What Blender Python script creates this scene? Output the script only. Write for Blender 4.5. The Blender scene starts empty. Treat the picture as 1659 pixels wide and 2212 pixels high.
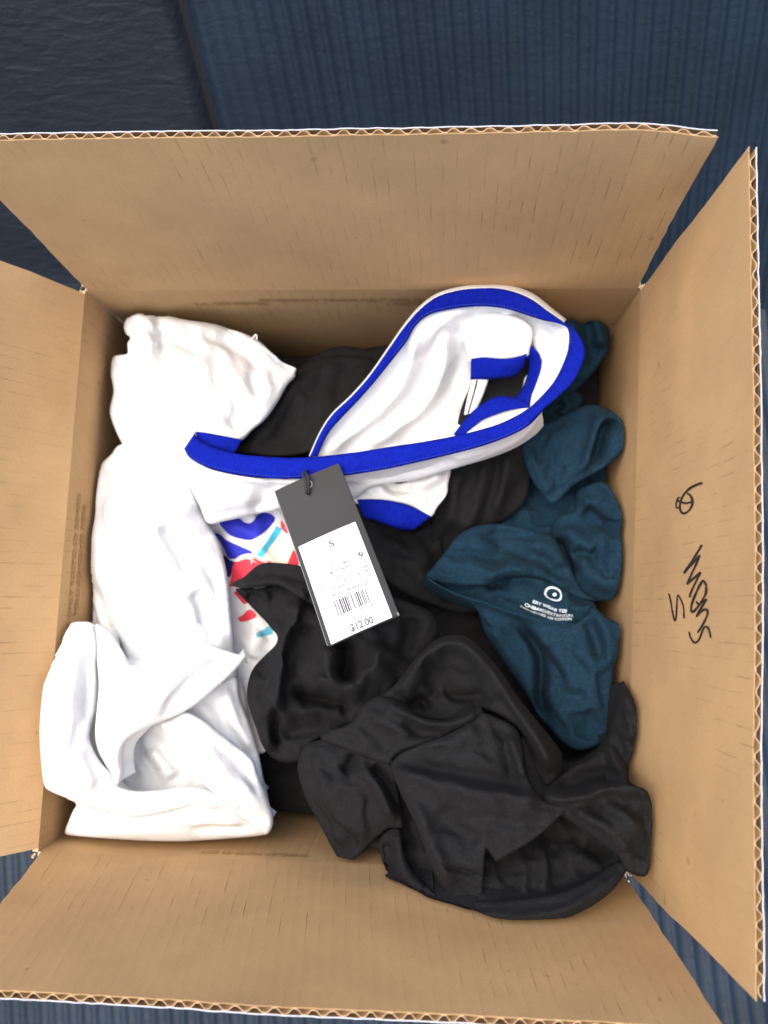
import bpy, math, random
import numpy as np
from mathutils import Matrix, Vector
from mathutils.geometry import delaunay_2d_cdt
random.seed(4); RNG = np.random.default_rng(7)
S = bpy.context.scene
COL = S.collection

# ------------------------------------------------------------------ camera
CX, CY, FPX = 829.5, 1106.0, 1794.0
CAM = np.array([0.0483, -0.0107, 0.4334])
ROT = np.array([[0.997803, -0.02451, 0.061549], [0.030106, 0.995331, -0.091708], [-0.059013, 0.09336, 0.993882]])
cd = bpy.data.cameras.new('camera'); cam = bpy.data.objects.new('camera', cd); COL.objects.link(cam)
cd.sensor_fit = 'VERTICAL'; cd.sensor_height = 36.0; cd.lens = 36.0 * FPX / 2212.0
cd.clip_start = 0.01; cd.clip_end = 50
M = Matrix(ROT.tolist()).to_4x4(); M.translation = Vector(CAM.tolist()); cam.matrix_world = M
cd.dof.use_dof = True; cd.dof.focus_distance = 0.375; cd.dof.aperture_fstop = 8.5
S.camera = cam
# ------------------------------------------------------------------ light
w = bpy.data.worlds.new('World'); S.world = w; w.use_nodes = True
nt = w.node_tree; bg = nt.nodes['Background']
sky = nt.nodes.new('ShaderNodeTexSky'); sky.sky_type = 'NISHITA'; sky.sun_disc = False
SUN_EL, SUN_AZ = math.radians(75), math.radians(-70)      # azimuth measured from +y towards +x
sky.sun_elevation = SUN_EL; sky.sun_rotation = SUN_AZ
sky.air_density = 1.0; sky.dust_density = 2.5; sky.ozone_density = 1.0
nt.links.new(sky.outputs[0], bg.inputs[0]); bg.inputs[1].default_value = 0.15
sd = bpy.data.lights.new('sun', 'SUN'); so = bpy.data.objects.new('sun', sd); COL.objects.link(so)
sd.energy = 1.75; sd.angle = math.radians(55); sd.color = (1.0, 0.90, 0.76)
dvec = Vector((math.sin(SUN_AZ) * math.cos(SUN_EL), math.cos(SUN_AZ) * math.cos(SUN_EL), math.sin(SUN_EL)))
so.rotation_euler = dvec.to_track_quat('Z', 'Y').to_euler(); so.location = dvec * 3
S.view_settings.view_transform = 'Standard'; S.view_settings.look = 'None'
S.view_settings.exposure = 1.36; S.view_settings.gamma = 1.0
S.cycles.max_bounces = 8; S.cycles.diffuse_bounces = 6

# ------------------------------------------------------------------ geometry helpers
def un(xy, z):
    """photo coordinates (1659 wide) + height above the box rim -> point in the room"""
    xy = np.asarray(xy, float); z = np.asarray(z, float)
    d = np.stack([(xy[..., 0] - CX) / FPX, -(xy[..., 1] - CY) / FPX, -np.ones(xy.shape[:-1])], -1) @ ROT.T
    t = (z - CAM[2]) / d[..., 2]
    return CAM + d * t[..., None]
def crop(x0, y0, s):
    k = 1659 / 3024
    return lambda P: np.stack([(x0 + np.asarray(P, float)[..., 0] * s) * k, (y0 + np.asarray(P, float)[..., 1] * s) * k], -1)
cD = lambda P: np.asarray(P, float)
cA = crop(0, 1000, 1300 / 1659); cB = crop(1000, 1000, 1500 / 1659); cC = crop(0, 2200, 1300 / 1659)
cE = crop(900, 2100, 1100 / 1659); cF = crop(1600, 1900, 1100 / 1659); cG = crop(1100, 2500, 1600 / 1659)
cH = crop(1000, 1750, 700 / 1659); cT = crop(1150, 2050, 450 / 1659); cP = crop(1950, 2200, 450 / 1659)
cR = crop(2500, 1800, 524 / 1288); cJ = crop(750, 1950, 500 / 1659)

def cat(P, closed, step):
    """Catmull-Rom through P, resampled at about `step`"""
    P = np.asarray(P, float); n = len(P)
    if n == 2 and not closed:
        m = max(2, int(np.linalg.norm(P[1] - P[0]) / step) + 1)
        return P[0] + (P[1] - P[0]) * np.linspace(0, 1, m)[:, None]
    Q = np.vstack([P[-1], P, P[0], P[1]]) if closed else np.vstack([2 * P[0] - P[1], P, 2 * P[-1] - P[-2]])
    out = []
    for i in range(1, len(Q) - 2):
        a, b, c, d = Q[i - 1], Q[i], Q[i + 1], Q[i + 2]
        t = np.linspace(0, 1, 12, endpoint=False)[:, None]
        out.append(0.5 * (2 * b + (c - a) * t + (2 * a - 5 * b + 4 * c - d) * t ** 2 + (3 * b - a - 3 * c + d) * t ** 3))
    out = np.vstack(out)
    out = np.vstack([out, out[:1] if closed else P[-1:]])
    L = np.concatenate([[0], np.cumsum(np.linalg.norm(np.diff(out, axis=0), axis=1))])
    m = max(3, int(L[-1] / step)) + 1
    s = np.linspace(0, L[-1], m)
    R = np.stack([np.interp(s, L, out[:, k]) for k in range(out.shape[1])], -1)
    return R[:-1] if closed else R
def seg_dist(X, A, closed=False):
    """distance, nearest-segment side (+ = right hand of travel on the picture), arclength 0..1"""
    B = np.roll(A, -1, 0) if closed else A[1:]
    A0 = A if closed else A[:-1]
    D = B - A0; L2 = (D ** 2).sum(1) + 1e-9
    Ls = np.sqrt(L2); cum = np.concatenate([[0], np.cumsum(Ls)])
    n = len(X); dist = np.empty(n); side = np.empty(n); arc = np.empty(n)
    for i in range(0, n, 4000):
        x = X[i:i + 4000]; R = x[:, None, :] - A0[None]
        t = np.clip((R * D).sum(2) / L2, 0, 1)
        dd = ((R - t[..., None] * D) ** 2).sum(2); j = dd.argmin(1); k = np.arange(len(x))
        dist[i:i + 4000] = np.sqrt(dd[k, j])
        side[i:i + 4000] = np.sign(D[j, 0] * R[k, j, 1] - D[j, 1] * R[k, j, 0])
        arc[i:i + 4000] = (cum[j] + t[k, j] * Ls[j]) / cum[-1]
    return dist, side, arc
_T = RNG.random((256, 256))
def vnoise(x, y):
    xi = np.floor(x).astype(int); yi = np.floor(y).astype(int); fx = x - xi; fy = y - yi
    fx = fx * fx * fx * (fx * (fx * 6 - 15) + 10); fy = fy * fy * fy * (fy * (fy * 6 - 15) + 10)
    g = lambda a, b: _T[a & 255, b & 255]
    return (g(xi, yi) * (1 - fx) + g(xi + 1, yi) * fx) * (1 - fy) + (g(xi, yi + 1) * (1 - fx) + g(xi + 1, yi + 1) * fx) * fy - .5
def fbm(x, y, o=3):
    s = 0; a = 1
    for i in range(o): s = s + a * vnoise(x + 17.3 * i, y + 9.1 * i); x = x * 2.03; y = y * 2.03; a *= .5
    return s
def sm(t): t = np.clip(t, 0, 1); return t * t * (3 - 2 * t)

FK, NK, GK = 1.0, 1.0, 1.0                                             # fold and wrinkle gain, set per garment
KB = .15; DBG = False
class Patch:
    """a piece of cloth seen as one lobe: outline, heights, folds, rolled edge and a side that goes down behind it"""
    def __init__(s, cv, outline, ctrl, folds=(), r=16, skirt=22, noise=(1.0, 60, 0, 1), hem=(), step=4.4, dome=0, auto=.5, grow=1.0, wl=112):
        s.out = cat(cv(outline), True, step * 1.1)
        c = np.array(ctrl, float); s.cp = cv(c[:, :2]); s.cz = c[:, 2] / 1000
        s.folds = []
        for f in folds:
            pts, amp, wl, wr = f[:4]; k = f[4] if len(f) > 4 else .22
            s.folds.append((cat(cv(pts), False, 6), amp * FK / 1000, wl, wr, k))
        s.r = r * .8; s.skirt = skirt / 1000; s.noise = (noise[0] * NK,) + tuple(noise[1:]); s.step = step; s.dome = dome / 1000
        s.hem = [cat(cv(h), False, 6) for h in hem]
        lo, hi = s.out.min(0), s.out.max(0); area = abs(np.sum(s.out[:, 0] * np.roll(s.out[:, 1], -1) - np.roll(s.out[:, 0], -1) * s.out[:, 1])) / 2
        an = math.radians(noise[2])
        for i in range(int(auto * area / 5200)):                 # small creases running with the grain of the lobe
            c = lo + RNG.random(2) * (hi - lo); th = an + RNG.normal(0, .45); L = RNG.uniform(45, 150); bend = RNG.normal(0, .28)
            d = np.array([math.cos(th), math.sin(th)]); q = np.array([-d[1], d[0]])
            P = [c - d * L / 2, c - d * L / 6 + q * bend * L * .4, c + d * L / 6 + q * bend * L * .4, c + d * L / 2 + q * bend * L * .1]
            a = RNG.uniform(.5, 1.7) * (1 if RNG.random() < .45 else -1) * (.6 + .4 * NK)
            w1, w2 = RNG.uniform(6, 10), RNG.uniform(13, 26)
            if RNG.random() < .5: w1, w2 = w2, w1
            s.folds.append((cat(np.array(P), False, 6), a / 1000, w1, w2, .45))
        s.off = RNG.random(2) * 60; s.grow = grow * GK; s.mg = .0022 + .0014 * ((s.off[0] * 7.3) % 1); s.wl = wl; s.D = None
        if len(s.cz) >= 3:                                   # thin-plate through the height points
            K = s._k(s.cp, s.cp) + np.eye(len(s.cz)) * 2e-2
            P = np.c_[np.ones(len(s.cz)), s.cp / 500]
            A = np.block([[K, P], [P.T, np.zeros((3, 3))]])
            s.wt = np.linalg.lstsq(A, np.r_[s.cz, 0, 0, 0], rcond=None)[0]
    def _k(s, X, Y):
        d = np.sqrt(((X[:, None] - Y[None]) ** 2).sum(2)) / 500
        return np.where(d > 1e-9, d * d * np.log(d + 1e-12), 0)
    def z(s, X, edge=True):
        X = np.asarray(X, float)
        if len(s.cz) >= 3:
            z = np.empty(len(X))
            for i in range(0, len(X), 8000):
                x = X[i:i + 8000]
                z[i:i + 8000] = s._k(x, s.cp) @ s.wt[:-3] + s.wt[-3] + (x / 500) @ s.wt[-2:]
            z = np.clip(z, s.cz.min() - .006, s.cz.max() + .006)
        else: z = np.full(len(X), s.cz.mean())
        for P, a, wl, wr, k in s.folds:
            d, side, arc = seg_dist(X, P)
            wd = np.where(side > 0, wr, wl)
            tp = sm(np.minimum(arc, 1 - arc) / k) if k > 0 else 1
            z = z + a * np.exp(-(d / wd) ** 1.7) * (.15 + .85 * tp)
        am, sc, an, st = s.noise; an = math.radians(an)
        u = (X[:, 0] * math.cos(an) + X[:, 1] * math.sin(an)) / (sc * st); v = (-X[:, 0] * math.sin(an) + X[:, 1] * math.cos(an)) / sc
        wx = vnoise(X[:, 0] / 90 + s.off[1], X[:, 1] / 90) * 1.2
        n = fbm(u + s.off[0] + wx * .5, v + s.off[1] + wx, 3)
        rg = (.25 - np.abs(vnoise(u * .8 + s.off[1] + wx, v * .8 + 5 + wx))) * 1.6
        z = z + am / 1000 * (n * 1.1 + rg * .9)
        d, _, _ = seg_dist(X, s.out, True)
        if s.dome: z = z + s.dome * (1 - np.exp(-d / (3.2 * s.r)))
        if edge:
            r = np.full(len(X), float(s.r))
            for h in s.hem:
                dh, _, _ = seg_dist(X, h); r = np.minimum(r, 3.5 + np.clip(dh - 14, 0, 1e9) * .35)
            t = np.clip(1 - d / r, 0, 1)
            z = z - r * .00024 * (1 - np.sqrt(np.maximum(0, 1 - t * t)))
        return z
    def relax(s, its=140):
        """let the lobe wrinkle like cloth: the sheet is a little too large for its place, so it buckles"""
        h = 7.0; lo = s.out.min(0) - h; hi = s.out.max(0) + h
        nx, ny = int((hi[0] - lo[0]) / h) + 2, int((hi[1] - lo[1]) / h) + 2
        gx, gy = np.meshgrid(lo[0] + np.arange(nx) * h, lo[1] + np.arange(ny) * h, indexing='ij'); X = np.c_[gx.ravel(), gy.ravel()]
        z = s.z(X, False); P0 = un(X, z).reshape(nx, ny, 3)
        d, _, _ = seg_dist(X, s.out, True); ins = s.inside(X); d = np.where(ins, d, 0).reshape(nx, ny)
        an = math.radians(s.noise[2]); st = s.noise[3]
        gp, gl = 1 + .085 * s.grow * (1.5 if st > 1.2 else 1.15), 1 + .085 * s.grow * (.45 if st > 1.2 else .9)
        u = (X[:, 0] * math.cos(an) + X[:, 1] * math.sin(an)); v = (-X[:, 0] * math.sin(an) + X[:, 1] * math.cos(an))
        wl = s.wl; o1, o2 = s.off
        wx = vnoise(X[:, 0] / 70 + o2, X[:, 1] / 70 + o1) * 1.6
        sd = fbm(u / (wl * min(st, 2.2)) + o1 + wx * .4, v / wl + o2 + wx, 2).reshape(nx, ny) * .0105 * min(s.grow, 1.3)
        pin = np.clip(d / 16, 0, 1); free = pin[..., None]
        P = P0.copy(); P[..., 2] += sd * pin
        pairs = []
        for a, b, dirp in (((slice(0, -1), slice(None)), (slice(1, None), slice(None)), (1, 0)), ((slice(None), slice(0, -1)), (slice(None), slice(1, None)), (0, 1)),
                           ((slice(0, -1), slice(0, -1)), (slice(1, None), slice(1, None)), (1, 1)), ((slice(0, -1), slice(1, None)), (slice(1, None), slice(0, -1)), (1, -1))):
            e = P0[b] - P0[a]; L0 = np.linalg.norm(e, axis=2); c = (dirp[0] * math.cos(an) + dirp[1] * math.sin(an)) / math.hypot(*dirp)
            g = math.sqrt((gl * c) ** 2 + gp ** 2 * (1 - c * c)); pairs.append((a, b, L0 * g))
        for it in range(its):
            C = np.zeros_like(P)
            for a, b, L in pairs:
                e = P[b] - P[a]; l = np.linalg.norm(e, axis=2) + 1e-9; q = e * ((l - L) / l)[..., None] * .17
                C[a] += q; C[b] -= q
            P += C * free
            D = P - P0
            R = np.zeros_like(D); R[1:-1, 1:-1] = D[1:-1, 1:-1] - (D[:-2, 1:-1] + D[2:, 1:-1] + D[1:-1, :-2] + D[1:-1, 2:]) / 4
            B = R.copy(); B[1:-1, 1:-1] -= (R[:-2, 1:-1] + R[2:, 1:-1] + R[1:-1, :-2] + R[1:-1, 2:]) / 4
            D = D - B * KB
            D *= (1 - .001) * np.where(pin > .98, 1, .9 + .1 * pin)[..., None]
            P = P0 + D
        if DBG: print('relax', nx, ny, 'rms mm', 1000 * np.sqrt(((P - P0)[pin > .9] ** 2).mean(0)), 'seed', 1000 * np.abs(sd).mean())
        s.D = (P - P0) * np.clip(d / 10, 0, 1)[..., None]; s.Dlo, s.Dh = lo, h
    def inside(s, G):
        ins = np.zeros(len(G), bool); o = s.out
        for a, b in zip(o, np.roll(o, -1, 0)):
            c = (a[1] > G[:, 1]) != (b[1] > G[:, 1])
            if a[1] != b[1]: ins ^= c & (G[:, 0] < (b[0] - a[0]) * (G[:, 1] - a[1]) / (b[1] - a[1]) + a[0])
        return ins
    def disp(s, X):
        q = (X - s.Dlo) / s.Dh; i = np.clip(np.floor(q).astype(int), 0, np.array(s.D.shape[:2]) - 2); f = np.clip(q - i, 0, 1); i0, i1 = i[:, 0], i[:, 1]; fx, fy = f[:, :1], f[:, 1:]
        fx = fx * fx * (3 - 2 * fx) * .35 + fx * .65; fy = fy * fy * (3 - 2 * fy) * .35 + fy * .65
        return (s.D[i0, i1] * (1 - fx) + s.D[i0 + 1, i1] * fx) * (1 - fy) + (s.D[i0, i1 + 1] * (1 - fx) + s.D[i0 + 1, i1 + 1] * fx) * fy
    def surf(s, X, lift=0):
        X = np.asarray(X, float); W = un(X, s.z(X))
        if s.grow > 0:
            if s.D is None: s.relax()
            W = W + s.disp(X)
        W = keep_inside(W, s.mg); W[:, 2] += lift; return W
    def mesh(s):
        o = s.out; lo = o.min(0); hi = o.max(0); h = s.step
        gx, gy = np.meshgrid(np.arange(lo[0], hi[0], h), np.arange(lo[1], hi[1], h * .87))
        gx = gx + (np.arange(gx.shape[0]) % 2)[:, None] * h / 2
        G = np.c_[gx.ravel(), gy.ravel()] + RNG.normal(0, h * .05, (gx.size, 2))
        A = o; B = np.roll(o, -1, 0); ins = np.zeros(len(G), bool)
        for a, b in zip(A, B):
            c = (a[1] > G[:, 1]) != (b[1] > G[:, 1])
            if a[1] != b[1]: ins ^= c & (G[:, 0] < (b[0] - a[0]) * (G[:, 1] - a[1]) / (b[1] - a[1]) + a[0])
        G = G[ins]; d, _, _ = seg_dist(G, o, True); G = G[d > h * .55]
        # two extra rings close to the edge so the roll is round
        V = [Vector(p) for p in np.vstack([o, G])]; n = len(o)
        vs, es, fs, *_ = delaunay_2d_cdt(V, [(i, (i + 1) % n) for i in range(n)], [], 1, 1e-5)
        X = np.array([(v.x, v.y) for v in vs]); F = [tuple(f) for f in fs]
        W = s.surf(X)
        # orientation: faces must look up
        cnt = {}
        FF = []
        for f in F:
            p = X[list(f)]; nz = (p[1][0] - p[0][0]) * (p[2][1] - p[0][1]) - (p[1][1] - p[0][1]) * (p[2][0] - p[0][0])
            if nz > 0: f = f[::-1]
            FF.append(f)
            for a, b in zip(f, f[1:] + f[:1]): cnt[(a, b)] = 1
        bd = [(a, b) for a, b in cnt if (b, a) not in cnt]
        nrm = {}
        for a, b in bd:
            e = X[b] - X[a]; q = np.array([e[1], e[0]]); q = q / (np.linalg.norm(q) + 1e-12)
            for i in (a, b): nrm[i] = nrm.get(i, 0) + q
        W = list(W); prev = {i: i for i in nrm}
        rr = s.r * .00024
        for dz, inn in ((rr * .35 + .0008, .0002), (rr * .8 + .002, .0012), (s.skirt * .5, .004), (s.skirt, .006)):
            cur = {}
            for i, q in nrm.items():
                q = q / max(np.linalg.norm(q), 1.2); p = np.array(W[i]); p[:2] += q * inn; p[2] -= dz
                cur[i] = len(W); W.append(p)
            for a, b in bd: FF.append((prev[b], prev[a], cur[a], cur[b]))
            prev = cur
        return keep_inside(np.array(W), s.mg), FF

MATS = {}
def build(name, parts, m, parent=None, smooth=True, label=None):
    """parts: list of (verts, faces) joined into ONE mesh object"""
    V = []; F = []
    for v, f in parts:
        o = len(V); V += [tuple(map(float, p)) for p in v]; F += [tuple(i + o for i in q) for q in f]
    me = bpy.data.meshes.new(name); me.from_pydata(V, [], F); me.update()
    if smooth: me.polygons.foreach_set('use_smooth', [True] * len(me.polygons))
    for mm in (m if isinstance(m, (list, tuple)) else [m]): me.materials.append(MATS[mm])
    o = bpy.data.objects.new(name, me); COL.objects.link(o)
    if parent is not None:
        o.parent = parent; o.matrix_parent_inverse = Matrix.Identity(4)
        me.transform(world_of(parent).inverted())
    if label: o['label'] = label
    return o
def world_of(o):
    m = Matrix.Translation(o.location) if o.type == 'EMPTY' else o.matrix_basis.copy()
    return world_of(o.parent) @ m if o.parent else m
def thing(name, loc, label, cat_, group=None):
    o = bpy.data.objects.new(name, None); o.empty_display_size = .02; COL.objects.link(o); o.location = loc
    o['label'] = label; o['category'] = cat_
    if group: o['group'] = group
    return o
def ribbon(cv, ra, rb, za, zb, bulge=.6, thick=.9, n=6, step=6):
    """a band of cloth between two edges with heights (mm) along them, rounded across and with thickness"""
    ra = cv(ra); rb = cv(rb)
    A = cat(ra, False, 2); B = cat(rb, False, 2)
    m = max(8, int(max(len(A), len(B)) * 2 / step))
    def rs(P, z):
        L = np.concatenate([[0], np.cumsum(np.linalg.norm(np.diff(P, axis=0), axis=1))]); L /= L[-1]
        t = np.linspace(0, 1, m); zz = cat(np.c_[np.linspace(0, 1, len(z)), z], False, .004)
        return np.c_[np.interp(t, L, P[:, 0]), np.interp(t, L, P[:, 1])], np.interp(t, zz[:, 0], zz[:, 1]) / 1000
    A, za = rs(A, za); B, zb = rs(B, zb)
    rows = []
    for k in range(n + 1):
        t = k / n; b = bulge / 1000 * (1 - (2 * t - 1) ** 2)
        X = A * (1 - t) + B * t
        rows.append(un(X, za * (1 - t) + zb * t + b + .0013 * fbm(X[:, 0] / 45, X[:, 1] / 45, 3) + .0004 * vnoise(X[:, 0] / 9, X[:, 1] / 9)))
    T = np.array(rows)                                         # (n+1, m, 3)
    gu = np.gradient(T, axis=0); gv = np.gradient(T, axis=1)
    N = np.cross(gu, gv); N /= np.linalg.norm(N, axis=2, keepdims=True) + 1e-12
    if N[..., 2].mean() < 0: N = -N; flip = True
    else: flip = False
    Lw = T - N * thick / 1000
    V = np.vstack([T.reshape(-1, 3), Lw.reshape(-1, 3)]); K = (n + 1) * m; F = []
    for i in range(n):
        for j in range(m - 1):
            q = (i * m + j, (i + 1) * m + j, (i + 1) * m + j + 1, i * m + j + 1)
            if flip: q = q[::-1]
            F.append(q); F.append(tuple(a + K for a in q[::-1]))
    ring = [(0, j) for j in range(m)] + [(i, m - 1) for i in range(1, n + 1)] + [(n, j) for j in range(m - 2, -1, -1)] + [(i, 0) for i in range(n - 1, 0, -1)]
    for (a, b), (c, d) in zip(ring, ring[1:] + ring[:1]):
        p, q = a * m + b, c * m + d; f = (p, q, q + K, p + K); F.append(f if not flip else f[::-1])
    return V, F
def decal(cv, outline, zf, lift=.35, step=5, closed_smooth=True):
    """a printed shape that follows the cloth under it"""
    P = cv(outline); o = cat(P, True, step) if closed_smooth else np.vstack([cat(np.array([P[i], P[(i + 1) % len(P)]]), False, step)[:-1] for i in range(len(P))])
    lo = o.min(0); hi = o.max(0)
    gx, gy = np.meshgrid(np.arange(lo[0], hi[0], step), np.arange(lo[1], hi[1], step)); G = np.c_[gx.ravel(), gy.ravel()]
    V = [Vector(p) for p in np.vstack([o, G])]; n = len(o)
    vs, es, fs, *_ = delaunay_2d_cdt(V, [(i, (i + 1) % n) for i in range(n)], [], 1, 1e-5)
    X = np.array([(v.x, v.y) for v in vs])
    if not len(X): return np.zeros((0, 3)), []
    used = sorted({i for f in fs for i in f}); mp = {a: b for b, a in enumerate(used)}
    W = zf(X[used], lift / 1000)
    return W, [tuple(mp[i] for i in f)[::-1] for f in fs]
def stroke(P2, wid, fn):
    """a pen or thread line of a given width (photo units) laid on a surface by fn(points)->3D"""
    P = cat(P2, False, 2.5); d = np.gradient(P, axis=0); d /= np.linalg.norm(d, axis=1, keepdims=True) + 1e-9
    q = np.c_[-d[:, 1], d[:, 0]]; n = len(P)
    wv = wid * (.75 + .5 * (vnoise(np.arange(n) / 5. + P[0, 0], np.full(n, P[0, 1])) + .5)); wv[0] *= .6; wv[-1] *= .5
    A = fn(P + q * wv[:, None] / 2); B = fn(P - q * wv[:, None] / 2)
    return np.vstack([A, B]), [(i, i + n, i + n + 1, i + 1) for i in range(n - 1)]
def stitches(P2, zf, dash=5, gap=4, wid=1.4, lift=.8):
    P = cat(P2, False, 1); out = []
    for i in range(0, len(P) - dash, dash + gap):
        q = P[i:i + dash + 1]; d = q[-1] - q[0]; d = np.array([-d[1], d[0]]) / (np.linalg.norm(d) + 1e-9) * wid / 2
        c = np.array([q[0] - d, q[-1] - d, q[-1] + d, q[0] + d])
        W = zf(c, lift / 1000); T = W.copy(); T[:, 2] += .0003
        out.append((np.vstack([W, T]), [(4, 5, 6, 7)[::-1], (0, 1, 5, 4), (1, 2, 6, 5), (2, 3, 7, 6), (3, 0, 4, 7)]))
    return out
_fc = {}
def text_mesh(s, size=1.0):
    if s not in _fc:
        cu = bpy.data.curves.new('t', 'FONT'); cu.body = s; cu.size = 1; cu.resolution_u = 3; cu.offset = .028
        ob = bpy.data.objects.new('t', cu); COL.objects.link(ob)
        dg = bpy.context.evaluated_depsgraph_get(); me = ob.evaluated_get(dg).to_mesh()
        _fc[s] = (np.array([v.co[:2] for v in me.vertices]), [tuple(p.vertices) for p in me.polygons])
        ob.evaluated_get(dg).to_mesh_clear(); bpy.data.objects.remove(ob); bpy.data.curves.remove(cu)
    v, f = _fc[s]; return v * size, f

# ------------------------------------------------------------------ materials
def mat(name, base, rough=.9, sheen=0, bump=(), mottle=(.0, 10), spec=.3):
    m = bpy.data.materials.new(name); m.use_nodes = True; t = m.node_tree; p = t.nodes['Principled BSDF']
    p.inputs['Base Color'].default_value = (*base, 1); p.inputs['Roughness'].default_value = rough
    p.inputs['Specular IOR Level'].default_value = spec
    if sheen: p.inputs['Sheen Weight'].default_value = sheen; p.inputs['Sheen Roughness'].default_value = .45
    tc = t.nodes.new('ShaderNodeTexCoord')
    if mottle[0]:
        n = t.nodes.new('ShaderNodeTexNoise'); n.inputs['Scale'].default_value = mottle[1]; n.inputs['Detail'].default_value = 6
        t.links.new(tc.outputs['Object'], n.inputs['Vector'])
        r = t.nodes.new('ShaderNodeMapRange'); r.inputs[1].default_value = .3; r.inputs[2].default_value = .7
        r.inputs[3].default_value = 1 - mottle[0]; r.inputs[4].default_value = 1 + mottle[0]
        t.links.new(n.outputs[0], r.inputs[0])
        x = t.nodes.new('ShaderNodeVectorMath'); x.operation = 'SCALE'; x.inputs[0].default_value = base
        t.links.new(r.outputs[0], x.inputs['Scale']); t.links.new(x.outputs[0], p.inputs['Base Color'])
    prev = None
    for sc, st, di in bump:
        n = t.nodes.new('ShaderNodeTexNoise'); n.inputs['Scale'].default_value = sc; n.inputs['Detail'].default_value = 3
        t.links.new(tc.outputs['Object'], n.inputs['Vector'])
        b = t.nodes.new('ShaderNodeBump'); b.inputs['Strength'].default_value = st; b.inputs['Distance'].default_value = di
        t.links.new(n.outputs[0], b.inputs['Height'])
        if prev: t.links.new(prev.outputs[0], b.inputs['Normal'])
        prev = b
    if prev: t.links.new(prev.outputs[0], p.inputs['Normal'])
    MATS[name] = m; return m
FB = ((1100, .6, .0006), (240, .3, .0012))
mat('white_cotton', (.75, .75, .735), .95, .1, FB, (.03, 60))
mat('black_cotton', (.0090, .0091, .0097), .95, .0, FB, (.30, 800), .2)
mat('teal_cotton', (.0048, .0215, .0385), .95, .0, FB, (.38, 800), .2)
mat('blue_rib', (.0008, .008, .225), .85, .0, FB, (.22, 600), .12)
mat('navy_thread', (.02, .04, .30), .8); mat('black_thread', (.006, .006, .007), .8); mat('teal_thread', (.004, .02, .04), .8)
mat('print_blue', (.018, .025, .40), .7); mat('print_red', (.72, .045, .075), .7); mat('print_aqua', (.055, .42, .60), .7)
mat('print_cream', (.70, .62, .52), .8); mat('print_pink', (.8, .42, .42), .8); mat('print_navy', (.01, .012, .12), .8)
mat('neck_print', (.55, .62, .68), .7)
mat('tag_card', (.021, .021, .021), .55, 0, ((900, .15, .0003),), (.06, 80), .35)
mat('tag_edge', (.16, .16, .16), .6)
mat('tag_sticker', (.72, .72, .72), .5, 0, (), (.01, 50))
mat('tag_ink', (.09, .09, .093), .7); mat('tag_ink_pale', (.10, .10, .105), .7); mat('tag_ink_dark', (.05, .05, .055), .7)
mat('cord', (.02, .02, .022), .7); mat('clear_plastic', (.22, .22, .23), .25)
mat('marker_ink', (.025, .017, .013), .6)
mat('white_liner', (.70, .70, .70), .6, 0, ((300, .1, .0004),), (.03, 40))
mat('flute_paper_shaded', (.17, .10, .045), .9, 0, ((700, .3, .0004),), (.12, 200))  # paper brown darkened to put the shade of the flute gaps into its colour
mat('box_print', (.335, .195, .085), .9, 0, (), (.2, 500))
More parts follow.
